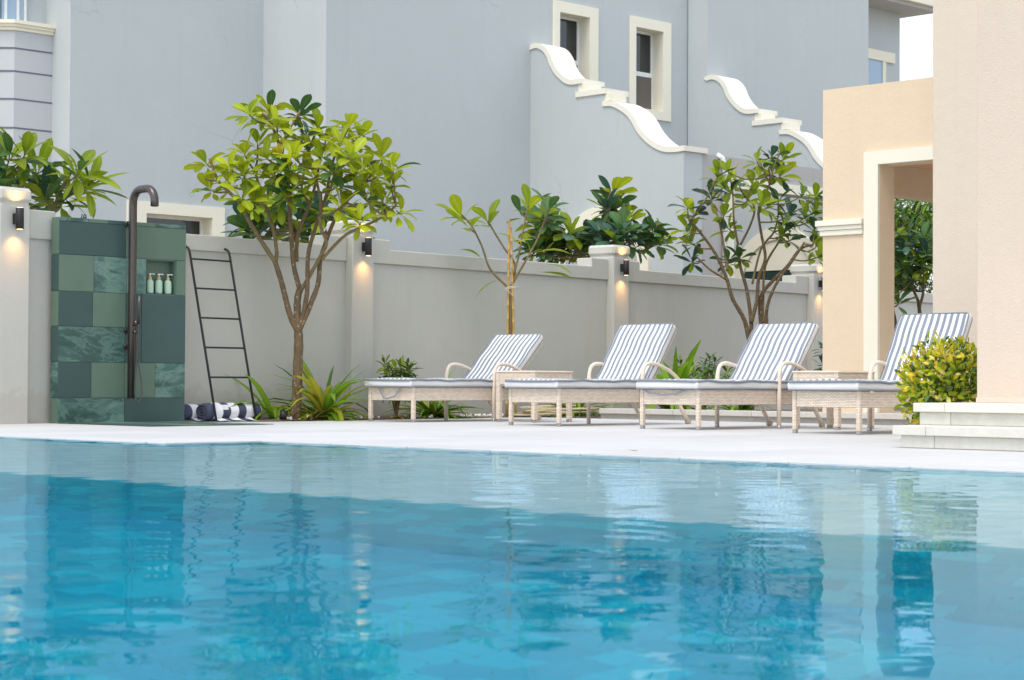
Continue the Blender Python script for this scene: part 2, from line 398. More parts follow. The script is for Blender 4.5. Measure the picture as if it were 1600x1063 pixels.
# ------------------------------------------------------------------ ground, deck, pool
EX, EX2, NY = 8.53, 7.72, 10.98          # pool edge: x = EX for y < NY, x = EX2 beyond
PX0, PY0, PY1 = -2.0, -4.0, 14.4         # the pool's other sides
b = MB()
BIG = 900
for lo, hi in (((-BIG,-BIG),(BIG,PY0)), ((-BIG,PY1),(BIG,BIG)), ((-BIG,PY0),(PX0,PY1)), ((EX+0.35,PY0),(BIG,PY1))):
    b.add([(lo[0],lo[1],0),(hi[0],lo[1],0),(hi[0],hi[1],0),(lo[0],hi[1],0)], [(0,1,2,3)])
g = b.build('ground', M['ground'], loc=(0,0,-0.09)); tag(g, kind='structure')

deck = MB()
deck.add([(EX,-4,0),(24,-4,0),(24,17.0,0),(EX2,17.0,0),(EX2,NY,0),(EX,NY,0)], [(0,1,2,3,4,5)])
deck.add([(PX0-4,PY1,0),(EX2,PY1,0),(EX2,17,0),(PX0-4,17,0)], [(0,1,2,3)])
deck = deck.build('pool_deck', M['joint'], loc=(0,0,-0.012)); tag(deck, kind='structure')
def bed_edge(x): return 15.90 + 0.1025 * (x - 12.3)
rng = random.Random(3)
slab_cache = {}
def slab(x0, y0, x1, y1, name='paving_slab', z=0.0, th=0.04, m='deck', parent=None, g_=0.0025):
    key = (round(x1-x0,3), round(y1-y0,3), th, m)
    if key not in slab_cache:
        bb = MB(); bb.box((0,0,-th),(x1-x0-2*g_, y1-y0-2*g_,0),0,0.003)
        o = bb.build(name, M[m], parent); slab_cache[key] = o.data
    else:
        o = bpy.data.objects.new(name, slab_cache[key]); COL.objects.link(o); o.parent = parent
    dz = 0.0 if 'coping' in name else rng.uniform(-0.0009, 0.0)
    o.location = (x0+g_, y0+g_, z + dz - (parent.location.z if parent else 0))
    return o
def coping_row():
    y = 3.4
    while y < NY - 0.30:
        y1 = min(y + 0.758, NY - 0.0)
        slab(EX-0.015, y, EX+0.345, y1, 'coping_slab', 0.0, 0.03, 'deck', deck); y = y1
    x = EX2
    while x < EX + 0.3:
        x1 = min(x+0.5775, EX+0.345); slab(x, NY, x1, 11.2, 'coping_slab', 0.0, 0.03, 'deck', deck); x = x1
    y = 11.2
    while y < PY1:
        slab(EX2-0.015, y, EX2+0.345, y+0.61, 'coping_slab', 0.0, 0.03, 'deck', deck); y += 0.61
coping_row()
TX0, TX1, TY0, TY1 = 10.20, 11.60, 14.75, 16.25      # shower floor
y = 3.4; row = 0
while y < 16.2:
    x = EX + 0.345 if y < NY + 0.1 else EX2 + 0.345
    first = 0.60 if row % 2 else 1.2
    while x < 16.75:
        x1 = min(x + first, 16.75); first = 1.2
        y1 = y + 0.60
        inside = (x < TX1 and x1 > TX0 and y < TY1 and y1 > TY0)
        step = (x1 > 10.94 and y < 7.4)
        if step and x < 10.9: slab(x, y, 10.94, y1, parent=deck)
        if step and y1 > 7.45: slab(max(x, 10.94), 7.40, x1, y1, parent=deck)
        if not step and ((y1 < bed_edge((x+x1)/2) + 0.02) if x > 12.2 else (y < 16.1)):
            slab(x, y, x1, y1, parent=deck)
        elif x > 12.2 and not step and y < bed_edge((x+x1)/2) - 0.05:
            slab(x, y, x1, bed_edge((x+x1)/2), parent=deck)
        x = x1
    y += 0.60; row += 1

# planting bed along the wall
b = MB()
xs = [12.25 + i * 0.6 for i in range(32)]
vs = [(x, bed_edge(x), 0.006 + 0.006*math.sin(x*5)) for x in xs] + [(x, bed_edge(x) + 1.1, 0.03) for x in xs]
n_ = len(xs); b.add(vs, [(i, i+1, n_+i+1, n_+i) for i in range(n_-1)], 0, True)
b.add([(16.85,5,0.006),(24,5,0.006),(30,18,0.006),(16.85,16.2,0.006)], [(0,1,2,3)], 0)
bed = b.build('planting_bed', M['soil']); tag(bed, kind='structure')
# white pebbles: nobody could count them
def pebbles(name, label, spots, seed):
    r = random.Random(seed); b = MB()
    ico = bmesh.new(); bmesh.ops.create_icosphere(ico, subdivisions=1, radius=1.0)
    iv = [v.co.copy() for v in ico.verts]; fi = [[v.index for v in f.verts] for f in ico.faces]; ico.free()
    for (x0, x1, ylo, yhi, n) in spots:
        for _ in range(n):
            x = r.uniform(x0, x1); yy = bed_edge(x) + r.uniform(ylo, yhi); s = r.uniform(0.010, 0.026)
            e = Euler((r.uniform(0,6), r.uniform(0,6), r.uniform(0,6))).to_matrix()
            b.add([e @ Vector((p.x*s*1.2, p.y*s, p.z*s*0.7)) + Vector((x, yy, 0.012 + s*0.45)) for p in iv], fi, 0, True)
    o = b.build(name, M['pebble']); tag(o, label, 'pebbles', kind='stuff')
pebbles('white_pebbles', 'loose white pebbles lying along the planting bed', [(12.8,14.2,0.05,0.5,26),(14.8,16.2,0.04,0.4,48),(16.2,17.5,0.04,0.4,26)], 4)

# pool shell: floor, a shallow shelf along the far side, walls
SHX = 4.95; FZ, SZ, WZ = -1.45, -0.36, -0.011
def pool_mat(name, c1, c2):
    m, t, bb, _ = new_mat(name)
    g0 = node(t, 'ShaderNodeNewGeometry'); s = node(t, 'ShaderNodeSeparateXYZ'); t.links.new(g0.outputs['Position'], s.inputs[0])
    oi = node(t, 'ShaderNodeObjectInfo')
    n1 = noise(t, geo_coords(t), 3.2, 5, 0.6); n2 = noise(t, geo_coords(t), 40, 3)
    v = node(t, 'ShaderNodeTexVoronoi'); v.inputs['Scale'].default_value = 7.0; t.links.new(geo_coords(t), v.inputs['Vector'])
    c = ramp(t, n1, [(0.3, c1), (0.7, c2)])
    c = mixc(t, ramp(t, n2, [(0.35, (0,0,0)), (0.8, (0.4,)*3)]), c, sc(c2, 1.15))
    wn = node(t, 'ShaderNodeTexWhiteNoise'); wn.noise_dimensions = '2D'
    t.links.new(c, bb.inputs['Base Color']); bb.inputs['Roughness'].default_value = 0.6
    return m
M['ptile_a'] = pool_mat('pool_tile_a', (0.58,0.61,0.63), (0.64,0.67,0.69))
M['ptile_b'] = pool_mat('pool_tile_b', (0.61,0.63,0.65), (0.68,0.70,0.71))
M['ptile_c'] = pool_mat('pool_tile_c', (0.55,0.59,0.62), (0.61,0.64,0.67))
M['dtile_a'] = pool_mat('deep_tile_a', (0.003,0.44,0.53), (0.006,0.50,0.59))
M['dtile_b'] = pool_mat('deep_tile_b', (0.004,0.55,0.62), (0.008,0.61,0.68))
M['dtile_c'] = pool_mat('deep_tile_c', (0.003,0.41,0.50), (0.006,0.47,0.57))
M['pgrout'] = plain('pool_grout', (0.03,0.42,0.54), 0.9)
b = MB()
SLX = SHX - 0.45
b.add([(PX0,PY0,FZ),(SLX,PY0,FZ),(SLX,PY1,FZ),(PX0,PY1,FZ)], [(0,1,2,3)])
b.add([(SLX,PY0,FZ),(SHX,PY0,SZ),(SHX,PY1,SZ),(SLX,PY1,FZ)], [(0,1,2,3)])
b.add([(SHX,PY0,SZ),(EX,PY0,SZ),(EX,NY,SZ),(EX2,NY,SZ),(EX2,PY1,SZ),(SHX,PY1,SZ)], [(0,1,2,3,4,5)])
def vwall(p, q, z0, z1): b.add([(p[0],p[1],z0),(q[0],q[1],z0),(q[0],q[1],z1),(p[0],p[1],z1)], [(0,1,2,3)])
for p, q in (((EX,PY0),(EX,NY)), ((EX,NY),(EX2,NY)), ((EX2,NY),(EX2,PY1)), ((EX2,PY1),(PX0,PY1)), ((PX0,PY1),(PX0,PY0)), ((PX0,PY0),(EX,PY0))):
    vwall(p, q, FZ, -0.031)
pool = b.build('pool_shell', M['pgrout']); tag(pool, kind='structure')
# deck rim on the sides behind the camera
for i, (lo, hi) in enumerate((((PX0-3,PY0-3,-0.085),(PX0-0.002,PY1-0.01,0)), ((PX0,PY0-3,-0.085),(24,PY0-0.002,-0.0135)))):
    o = box('pool_surround', lo, hi, M['deck']); tag(o, kind='structure')

def tile_sheet(name, origin, ax, ay, nu, nv, su, sv, skip=None, seed=1, gap=0.004, th=0.0016, mk='ptile_'):
    """a sheet of pool tiles with their own edges, joined into one part"""
    r = random.Random(seed); b = MB(); ax = Vector(ax); ay = Vector(ay); nz = ax.cross(ay); O = Vector(origin)
    for i in range(nu):
        for j in range(nv):
            sh = (j % 2) * 0.5 * su
            h = th * r.uniform(0.6, 1.2); k = r.randrange(3)
            a = O + ax * (i*su + sh + gap/2) + ay * (j*sv + gap/2)
            if skip and skip(a): continue
            c = [a, a + ax*(su-gap), a + ax*(su-gap) + ay*(sv-gap), a + ay*(sv-gap)]
            b.add(c + [p + nz*h for p in c], [(4,5,6,7),(0,1,5,4),(1,2,6,5),(2,3,7,6),(3,0,4,7)], k)
    o = b.build(name, [M[mk+c] for c in 'abc'], pool); o['kind'] = 'stuff'
    return o
tile_sheet('floor_tiles', (-1.9,-3.9,FZ), (1,0,0), (0,1,0), 39, 117, 0.155, 0.155, None, 5, mk='dtile_')
tile_sheet('shelf_tiles', (SHX+0.02,-3.9,SZ), (1,0,0), (0,1,0), 22, 117, 0.155, 0.155, lambda a: a.x > EX2-0.16 and a.y > NY-0.2, 6)
sl = Vector((SHX-SLX, 0, SZ-FZ)); tile_sheet('slope_tiles', (SLX,PY1-0.2,FZ), (0,-1,0), tuple(sl.normalized()), 117, int(sl.length/0.155), 0.155, sl.length/int(sl.length/0.155), None, 7, mk='dtile_')
tile_sheet('edge_tiles', (EX,NY-0.02,SZ), (0,-1,0), (0,0,1), 95, 2, 0.155, 0.155, None, 8)

# water: a rippled surface with clear, light absorbing water below
def water():
    r = np.random.default_rng(11)
    x0, x1, y0, y1 = PX0, EX, PY0, PY1; d = 0.036
    nx = int((x1-x0)/d)+1; ny = int((y1-y0)/d)+1
    X, Y = np.meshgrid(np.linspace(x0,x1,nx), np.linspace(y0,y1,ny), indexing='ij')
    Z = np.zeros_like(X)
    for lam0, lam1, n, slope in ((0.9,2.0,10,0.0035), (0.36,0.8,24,0.0075), (0.14,0.30,44,0.0105)):
        for _ in range(n):
            lam = r.uniform(lam0, lam1); th = r.normal(math.pi/4, 1.0); k = 2*math.pi/lam
            Z += (slope*math.sqrt(2.0/n)/k) * np.sin(k*(X*math.cos(th)+Y*math.sin(th)) + r.uniform(0, 6.28)) 
    # calmer and livelier patches
    patch = 0.75 + 0.35*np.sin(X*0.9+1.0+0.6*np.sin(Y*0.5))*np.sin(Y*0.7+0.4)
    Z *= patch
    # a return jet wells up close to the far edge
    jx, jy = 8.28, 6.32
    rr = np.sqrt((X-jx)**2 + (Y-jy)**2)
    Z += 0.0035*np.exp(-(rr/0.40)**2)*np.sin(rr*46+1.0) + 0.010*np.exp(-(rr/0.07)**2)
    V = np.stack([X, Y, Z + WZ], -1).reshape(-1,3)
    inside = ~((X > EX2+0.03) & (Y > NY+0.03))
    I = np.arange(nx*ny).reshape(nx,ny)
    q = np.stack([I[:-1,:-1], I[1:,:-1], I[1:,1:], I[:-1,1:]], -1)
    ok = inside[:-1,:-1] & inside[1:,:-1] & inside[1:,1:] & inside[:-1,1:]
    q = q[ok]
    me = bpy.data.meshes.new('pool_water')
    me.vertices.add(len(V)); me.vertices.foreach_set('co', V.astype(np.float32).ravel())
    me.loops.add(q.size); me.loops.foreach_set('vertex_index', q.ravel().astype(np.int32))
    me.polygons.add(len(q)); me.polygons.foreach_set('loop_start', np.arange(0,q.size,4,dtype=np.int32))
    me.update(calc_edges=True); me.polygons.foreach_set('use_smooth', np.ones(len(q), dtype=bool))
    m = bpy.data.materials.new('pool_water'); m.use_nodes = True; t = m.node_tree; t.nodes.clear()
    out = node(t, 'ShaderNodeOutputMaterial'); rf = node(t, 'ShaderNodeBsdfRefraction'); rf.inputs['IOR'].default_value = 1.333; rf.inputs['Roughness'].default_value = 0.0
    gl = node(t, 'ShaderNodeBsdfGlossy'); gl.inputs['Roughness'].default_value = 0.0; gl.inputs['Color'].default_value = (0.66,0.88,0.98,1)
    fr = node(t, 'ShaderNodeFresnel'); fr.inputs['IOR'].default_value = 1.333
    mu = node(t, 'ShaderNodeMath', operation='MULTIPLY'); mu.inputs[1].default_value = 0.62; t.links.new(fr.outputs[0], mu.inputs[0])
    mx = node(t, 'ShaderNodeMixShader'); t.links.new(mu.outputs[0], mx.inputs[0]); t.links.new(rf.outputs[0], mx.inputs[1]); t.links.new(gl.outputs[0], mx.inputs[2])
    n1 = noise(t, geo_coords(t), 7.0, 2, 0.4); n2 = noise(t, geo_coords(t), 0.9, 2, 0.5)
    ad = node(t, 'ShaderNodeMath', operation='MULTIPLY'); t.links.new(n1, ad.inputs[0]); t.links.new(n2, ad.inputs[1])
    bp = node(t, 'ShaderNodeBump'); bp.inputs['Strength'].default_value = 0.18; bp.inputs['Distance'].default_value = 0.012; t.links.new(ad.outputs[0], bp.inputs['Height'])
    for q in (rf, gl, fr): t.links.new(bp.outputs[0], q.inputs['Normal'])
    va = node(t, 'ShaderNodeVolumeAbsorption'); va.inputs['Color'].default_value = (0.0, 0.84, 0.96, 1); va.inputs['Density'].default_value = 0.50
    t.links.new(mx.outputs[0], out.inputs['Surface']); t.links.new(va.outputs[0], out.inputs['Volume'])
    me.materials.append(m)
    o = bpy.data.objects.new('pool_water', me); COL.objects.link(o); tag(o, kind='structure')
water()

# ------------------------------------------------------------------ boundary wall
WA = math.atan2(0.1025, 1.0)
wall = thing('boundary_wall', 'long grey rendered garden wall with stepped top and square pillars', 'wall', (14.60, 16.79, 0), WA)
PILLARS = [-9.5, -4.70, 0.0, 4.88, 9.93, 14.9, 19.9]
PW = 0.345
for i, px in enumerate(PILLARS):
    p = box('pillar', (px-PW, 0, -0.1), (px, 0.40, 2.045), M['bwall'], wall, 0.012)
    box('neck', (px-PW+0.012, 0.012, 2.045), (px-0.012, 0.388, 2.063), M['bwall'], p)
    b = MB(); b.box((px-PW-0.018, -0.018, 2.063), (px+0.018, 0.418, 2.20), 0, 0.03); b.build('cap', M['bwall'], p)
    if i + 1 < len(PILLARS):
        a, c = px, PILLARS[i+1] - PW
        e = 0.36
        prof = [(a,-0.1),(c,-0.1),(c,2.015),(c-e,2.015),(c-e,1.905),(a+e,1.905),(a+e,2.015),(a,2.015)]
        b = MB(); b.prism([(a+0.001,-0.1),(c-0.001,-0.1),(c-0.001,1.74),(a+0.001,1.74)], 1, 0.115, 0.30, 0); b.build('panel', M['bwall'], wall)
        b = MB()
        top = [(a+0.001,1.741),(c-0.001,1.741),(c-0.001,2.015),(c-e,2.015),(c-e,1.905),(a+e,1.905),(a+e,2.015),(a+0.001,2.015)]
        b.prism(top, 1, 0.085, 0.33, 0); o = b.build('coping_band', M['bwall'], wall)
        bv = o.modifiers.new('bevel', 'BEVEL'); bv.width = 0.010; bv.segments = 2; bv.limit_method = 'ANGLE'

def wall_lamp(px, label):
    W = wall.matrix_basis if False else Matrix.Translation(wall.location) @ Matrix.Rotation(WA, 4, 'Z')
    loc = W @ Vector((px - PW/2 - 0.01, 0.0, 1.905))
    t = thing('wall_lamp', label, 'wall lamp', loc, WA, 'lit wall lamps on the pillars')
    box('bracket', (-0.022, -0.045, -0.050), (0.022, -0.001, 0.050), M['black'], t, 0.003)
    b = MB(); b.lathe([(0.034,-0.098),(0.038,-0.095),(0.038,0.095),(0.034,0.098)], (0,-0.083,0), 20); tb = b.build('tube', M['black'], t)
    for s in (-1, 1):
        b = MB(); b.lathe([(0.026,-0.0015),(0.026,0.0015)], (0,-0.083,s*0.1), 16); b.build('lens', M['lamp_glow'], tb)
        ld = bpy.data.lights.new('lamp_light', 'SPOT'); ld.energy = 6.0; ld.color = (1.0,0.50,0.15); ld.spot_size = R(125); ld.spot_blend = 1.0; ld.shadow_soft_size = 0.02
        lo = bpy.data.objects.new('lamp_light', ld); COL.objects.link(lo); lo.parent = t; lo.location = (0,-0.083,s*0.104)
        lo.rotation_euler = (R(180) if s > 0 else 0, 0, 0)
wall_lamp(-4.70, 'black cylinder wall lamp lit beside the green shower wall')
wall_lamp(0.0, 'black cylinder wall lamp lit behind the large frangipani tree')
wall_lamp(4.88, 'black cylinder wall lamp lit above the second striped lounger')
wall_lamp(9.93, 'black cylinder wall lamp lit, half hidden by the peach pavilion')

# ------------------------------------------------------------------ neighbour's house
H = thing('neighbour_house', 'large blue grey rendered house with cream scroll parapets behind the garden wall', 'house', (19.34, 23.39, 0))
HO = Vector((19.34, 23.39, 0))
def hb(name, lo, hi, m='house', parent=H, bev=0.0):
    o = box(name, tuple(Vector(lo)-HO), tuple(Vector(hi)-HO), M[m], parent, bev); return o
def hm(b, name, m, parent=H):
    b.v = [(x-HO.x, y-HO.y, z-HO.z) for x, y, z in b.v]; return b.build(name, M[m] if isinstance(m, str) else m, parent)
ZT = 9.5
# wall pieces around the openings so that windows are real recesses
def wall_y(x0, x1, y, th, holes, z0=-0.1, z1=ZT, m='house'):
    """wall facing -y at y; holes = [(xa,xb,za,zb)]"""
    b = MB(); xs = sorted({x0, x1, *[h[0] for h in holes], *[h[1] for h in holes]})
    for a, c in zip(xs, xs[1:]):
        hs = sorted([h for h in holes if h[0] <= a and h[1] >= c], key=lambda h: h[2])
        z = z0
        for h in hs:
            b.box((a, y, z), (c, y+th, h[2])); z = h[3]
        b.box((a, y, z), (c, y+th, z1))
    bm_o = hm(b, 'wall', m)
    return bm_o
W1 = (24.48, 25.24, 5.30, 6.747); W2 = (26.448, 27.195, 5.303, 6.75)
wall_y(19.34, 27.9, 23.39, 0.30, [W1, W2])
wall_y(15.81, 19.34, 24.94, 0.30, [(17.135, 18.36, 1.9, 2.92)])
hb('wall', (19.34, 23.69, -0.1), (19.64, 24.94, ZT))
hb('wall', (15.81, 25.24, -0.1), (16.11, 27.5, ZT))
def window(x0, x1, z0, z1, y, outer, zmid=None, open_sill=True, glass='glass', fw=0.20, depth=0.26):
    """cream surround proud of the wall, deep reveal, sash with panes"""
    ox0, ox1, oz0, oz1 = outer
    b = MB()
    b.box((ox0, y-0.035, z1), (ox1, y-0.0005, oz1)); b.box((ox0, y-0.035, oz0), (ox1, y-0.0005, z0))
    b.box((ox0, y-0.035, z0), (x0, y-0.0005, z1)); b.box((x1, y-0.035, z0), (ox1, y-0.0005, z1))
    wn = hm(b, 'window_surround', 'cream')
    b = MB()                                   # reveal
    b.box((x0, y-0.034, z0-0.02), (x1, y+depth, z0+0.004)); b.box((x0, y-0.034, z1-0.004), (x1, y+depth, z1+0.02))
    b.box((x0-0.02, y-0.034, z0+0.004), (x0+0.004, y+depth, z1-0.004)); b.box((x1-0.004, y-0.034, z0+0.004), (x1+0.02, y+depth, z1-0.004))
    hm(b, 'reveal', 'cream', wn)
    yg = y + depth - 0.03
    f = 0.045
    b = MB()
    b.box((x0, yg, z0), (x0+f, yg+0.05, z1)); b.box((x1-f, yg, z0), (x1, yg+0.05, z1)); b.box((x0+f, yg, z1-f), (x1-f, yg+0.05, z1)); b.box((x0+f, yg, z0), (x1-f, yg+0.05, z0+f))
    if zmid: b.box((x0+f, yg-0.02, zmid-0.04), (x1-f, yg+0.05, zmid+0.04))
    hm(b, 'sash', 'wframe', wn)
    b = MB(); b.box((x0+0.01, yg+0.02, z0+0.01), (x1-0.01, yg+0.03, z1-0.01)); hm(b, 'pane', glass, wn)
    if zmid:
        b = MB(); b.box((x0+f+0.001, yg-0.012, z0+f), (x1-f-0.001, yg+0.004, zmid-0.041)); hm(b, 'insect_screen', 'screen', wn)
window(*W1, 23.39, (24.335, 25.455, 5.13, 6.93), 5.97)
window(*W2, 23.39, (26.305, 27.41, 5.14, 6.93), 5.97)
window(17.135, 18.36, 1.9, 2.92, 24.94, (16.80, 18.59, 1.7, 3.09))
# bay at the left with rustication joints
b = MB(); b.prism([(15.175,25.42),(15.811,25.42),(15.811,27.4),(12.9,27.4)], 2, -0.1, 5.48); hm(b, 'bay_wall', 'house2')
for z in (5.22, 4.885, 4.48, 4.06, 3.6, 3.2):
    b = MB(); b.prism([(15.170,25.4165),(15.808,25.4165),(15.808,25.43),(15.18,25.43),(13.0,27.27),(12.99,27.25)], 2, z-0.012, z+0.012); hm(b, 'joint', 'groove')
b = MB()
for k, (e, z0, z1) in enumerate(((0.03,5.48,5.53),(0.06,5.53,5.57),(0.09,5.57,5.62))):
    b.prism([(15.175-e*0.6,25.42-e),(15.81,25.42-e),(15.81,27.4),(12.9-e,27.4)], 2, z0, z1)
hm(b, 'cornice', 'cream')
b = MB(); b.prism([(15.24,25.62),(15.811,25.62),(15.811,27.4),(13.2,27.4)], 2, 5.621, ZT); hm(b, 'bay_upper_wall', 'house')
b = MB(); b.prism([(15.05,25.56),(15.40,25.56),(15.40,25.615),(15.05,25.615)], 2, 5.63, ZT); wn = hm(b, 'bay_window', 'skyglass')
for xx in (15.10, 15.30, 15.42): 
    b = MB(); b.box((xx-0.015,25.535,5.63),(xx+0.02,25.559,ZT)); hm(b, 'window_bar', 'wframe', wn)
b = MB(); b.prism([(14.9,25.60),(14.95,25.56),(13.4,26.9),(13.3,26.9)], 2, 5.63, ZT); hm(b, 'bay_window', 'skyglass')
# right block, recess with eave and window
hb('wall', (27.9, 22.92, -0.1), (32.95, 23.37, ZT))
hb('wall', (27.9, 23.391, -0.1), (28.2, 27, ZT))
hb('wall', (32.62, 23.371, -0.1), (32.95, 25.6, ZT))
hb('wall', (32.951, 25.6, -0.1), (38.03, 25.9, 8.81))
hb('wall', (37.73, 25.901, -0.1), (38.03, 30.0, 8.81))
hb('roof_soffit', (32.4, 24.85, 8.811), (38.45, 30.0, 8.90), 'annex')
hb('roof_eave', (32.4, 24.75, 8.901), (38.55, 30.0, 9.10), 'cream')
hb('window_head', (35.2, 25.53, 7.65), (37.75, 25.598, 7.875), 'cream')
hb('window_surround', (37.29, 25.55, 5.8), (37.42, 25.598, 7.649), 'cream')
hb('window_pane', (35.4, 25.57, 5.8), (37.289, 25.597, 7.649), 'skyglass')

# scroll topped wing walls
S1 = [(23.39,6.006),(23.25,6.024),(23.10,5.961),(22.99,5.837),(22.93,5.71),(22.82,5.556),(22.68,5.431),(22.54,5.347),(22.41,5.319),(22.285,5.32)]
S2 = [(21.732,4.894),(21.547,4.882),(21.39,4.819),(21.207,4.705),(21.091,4.578),(20.974,4.413),(20.821,4.265),(20.643,4.145),(20.467,4.068),(20.292,4.035),(20.143,4.030),(20.021,4.036)]
def wing(X, dy, dz, th, y_start):
    def sm(S): return [(p.x, p.y) for p in curve_pts([(a+dy, c+dz, 0) for a, c in S], 5)]
    s1, s2 = sm(S1), sm(S2)
    s1 = [(min(a, y_start-0.001), c) for a, c in s1]
    prof = s1 + [(22.29+dy, 5.085+dz), (21.70+dy, 5.095+dz), (21.70+dy, 4.894+dz)] + s2[1:] + [(20.021+dy, -0.1), (y_start-0.001, -0.1)]
    b = MB(); b.prism(prof, 0, X, X+th); ww = hm(b, 'wing_wall', 'house')
    ct = 0.085; e = 0.025
    for S in (s1, s2):
        b = MB(); up = []
        k = len(S)
        for i, p in enumerate(S):
            a = Vector(S[max(i-1,0)]); c = Vector(S[min(i+1,k-1)]); d = (c-a).normalized(); nrm = Vector((d.y, -d.x))
            if nrm.y < 0: nrm = -nrm
            up.append((p[0]+nrm.x*ct, p[1]+nrm.y*ct))
        vs = []
        for p, q in zip(S, up):
            vs += [(X-e, p[0], p[1]+0.001), (X+th+0.10, p[0], p[1]+0.001), (X+th+0.10, q[0], q[1]), (X-e, q[0], q[1])]
        fs = []
        for i in range(k-1):
            for j in range(4): fs.append((i*4+j, i*4+(j+1)%4, (i+1)*4+(j+1)%4, (i+1)*4+j))
        fs += [(0,1,2,3), tuple((k-1)*4+j for j in (3,2,1,0))]
        b.add(vs, fs, 0, False); o = hm(b, 'scroll_cap', 'capm', ww)
    b = MB(); b.box((X+0.002, 21.70+dy, 5.0955+dz-0.012), (X+th-0.04, 22.285+dy, 5.10+dz)); 
    b.box((X-e, 21.66+dy, 5.101+dz), (X+th+0.10, 22.33+dy, 5.19+dz)); hm(b, 'cap_slab', 'capm', ww)
    b = MB(); b.box((X+0.004, 22.15+dy, 5.19+dz), (X+th-0.03, 22.288+dy, 5.3195+dz)); hm(b, 'neck', 'cream', ww)
    b = MB(); b.box((X+0.004, 21.60+dy, 4.985+dz), (X+th-0.03, 21.699+dy, 5.0995+dz)); hm(b, 'neck', 'cream', ww)
    b = MB(); b.box((X-e-0.002, 22.20+dy, 5.3205+dz), (X+th+0.102, 22.284+dy, 5.402+dz)); hm(b, 'cap_end', 'capm', ww); b = MB(); b.box((X-e-0.002, 19.985+dy, 4.037+dz), (X+th+0.102, 20.03+dy, 4.12+dz)); hm(b, 'cap_end', 'capm', ww)
    return ww
wing(23.8, 0.0, 0.0, 0.45, 23.39)
wing(27.9, -0.455, -0.12, 0.45, 22.92)
# arched windows in the sides of the wings
def wing_arch(X, yc, zc, fill):
    b = MB(); c0 = (yc, zc); prof = []
    for k in range(25):
        a = math.pi * k / 24; prof.append((c0[0]+1.02*math.cos(a), c0[1]+1.02*math.sin(a)))
    prof += [(c0[0]-1.02, 0.5), (c0[0]-0.80, 0.5)]
    for k in range(25):
        a = math.pi * (24-k) / 24; prof.append((c0[0]+0.80*math.cos(a), c0[1]+0.80*math.sin(a)))
    prof += [(c0[0]+0.80, 0.5), (c0[0]+1.02, 0.5)]
    b.prism(prof, 0, X-0.06, X-0.001); aw = hm(b, 'arch_surround', 'cream')
    b = MB(); prof = [(c0[0]+0.80*math.cos(math.pi*k/24), c0[1]+0.80*math.sin(math.pi*k/24)) for k in range(25)] + [(c0[0]-0.8,zc+0.26),(c0[0]+0.8,zc+0.26)]
    prof = [p for p in prof if p[1] >= zc+0.26]
    b.prism(prof, 0, X-0.03, X-0.002); hm(b, 'arch_head', 'cream' if fill == 'doorglass' else 'annex', aw)
    b = MB(); b.box((X-0.015, yc-0.80, 0.5), (X-0.002, yc+0.80, zc+0.259)); hm(b, 'arch_infill', fill, aw)
wing_arch(23.8, 21.72, 2.25, 'annex')
wing_arch(27.9, 21.27, 2.13, 'doorglass')
# low front between the wings with a cream framed porch opening
YE = 20.03
b = MB()
b.box((23.802, YE, -0.1), (25.04, YE+0.28, 4.035)); b.box((25.04, YE, 3.545), (27.899, YE+0.28, 4.035))
hm(b, 'porch_wall', 'annex')
b = MB(); b.box((24.87, YE-0.03, -0.1), (25.041, YE+0.30, 3.546)); b.box((24.87, YE-0.03, 3.546), (27.899, YE+0.30, 3.71)); hm(b, 'porch_surround', 'cream')
# canopy tiles seen in the porch
cp = hb('canopy', (25.15, 22.6, 3.28), (27.6, 23.389, 3.30), 'roofwhite')
for r_ in range(3):
    for k in range(8):
        x = 25.15 + k*0.31 + (0.15 if r_ % 2 else 0)
        hb('tile', (x+0.004, 22.60+0.19*r_, 3.305+0.06*r_), (x+0.30, 22.58+0.19*r_+0.05, 3.36+0.06*r_), 'roofwhite', cp)
b = MB(); b.tube([(24.78,YE-0.05,-0.05),(24.78,YE-0.05,3.80),(24.70,YE-0.05,4.0),(24.66,YE+0.02,4.05)], 0.045, 10); hm(b, 'downpipe', 'wframe')

# ------------------------------------------------------------------ peach pavilion on the right
PV = thing('garden_pavilion', 'peach rendered garden pavilion with a cream framed opening behind the loungers', 'pavilion', (17.1, 12.47, 0))
PO = Vector((17.1, 12.47, 0))
def pb(name, lo, hi, m='peach', parent=PV, bev=0.0): return box(name, tuple(Vector(lo)-PO), tuple(Vector(hi)-PO), M[m], parent, bev)
b = MB(); b.prism([(0,0),(0,3.51),(-4.47,3.51),(-4.47,2.67),(-0.72,2.67),(-0.72,0)], 0, 0.0, 0.26); b.build('front_wall', M['peach'], PV)
pb('side_beam', (17.361, 12.22, 2.46), (22.6, 12.469, 3.509), 'peach')
pb('post', (22.1, 11.9, 0.0), (22.6, 12.219, 2.90), 'peach', bev=0.008)
pb('post', (22.34, 8.0, 0.0), (22.6, 8.4, 2.90), 'peach', bev=0.008)
pb('ceiling', (17.361, 8.0, 2.78), (22.34, 12.219, 2.90), 'ceil')
pb('beam', (22.341, 8.41, 2.46), (22.6, 11.899, 2.90), 'peach')
pb('floor_slab', (17.022, 8.0, 0.0), (22.6, 12.6, 0.112), 'step2')
b = MB()
b.box((17.06, 11.75, 0.116), (17.0995, 11.925, 2.81)); b.box((17.06, 8.0, 2.672), (17.0995, 11.749, 2.81))
b.v = [(x-PO.x, y-PO.y, z) for x, y, z in b.v]; b.build('door_surround', M['cream'], PV)
for i, (e, z0, z1) in enumerate(((0.025,1.965,2.02),(0.04,2.021,2.065),(0.06,2.066,2.125))):
    pb('moulding', (17.1-e, 11.96-0.3*e, z0), (17.0998, 12.47+e, z1), 'cream', bev=0.004)

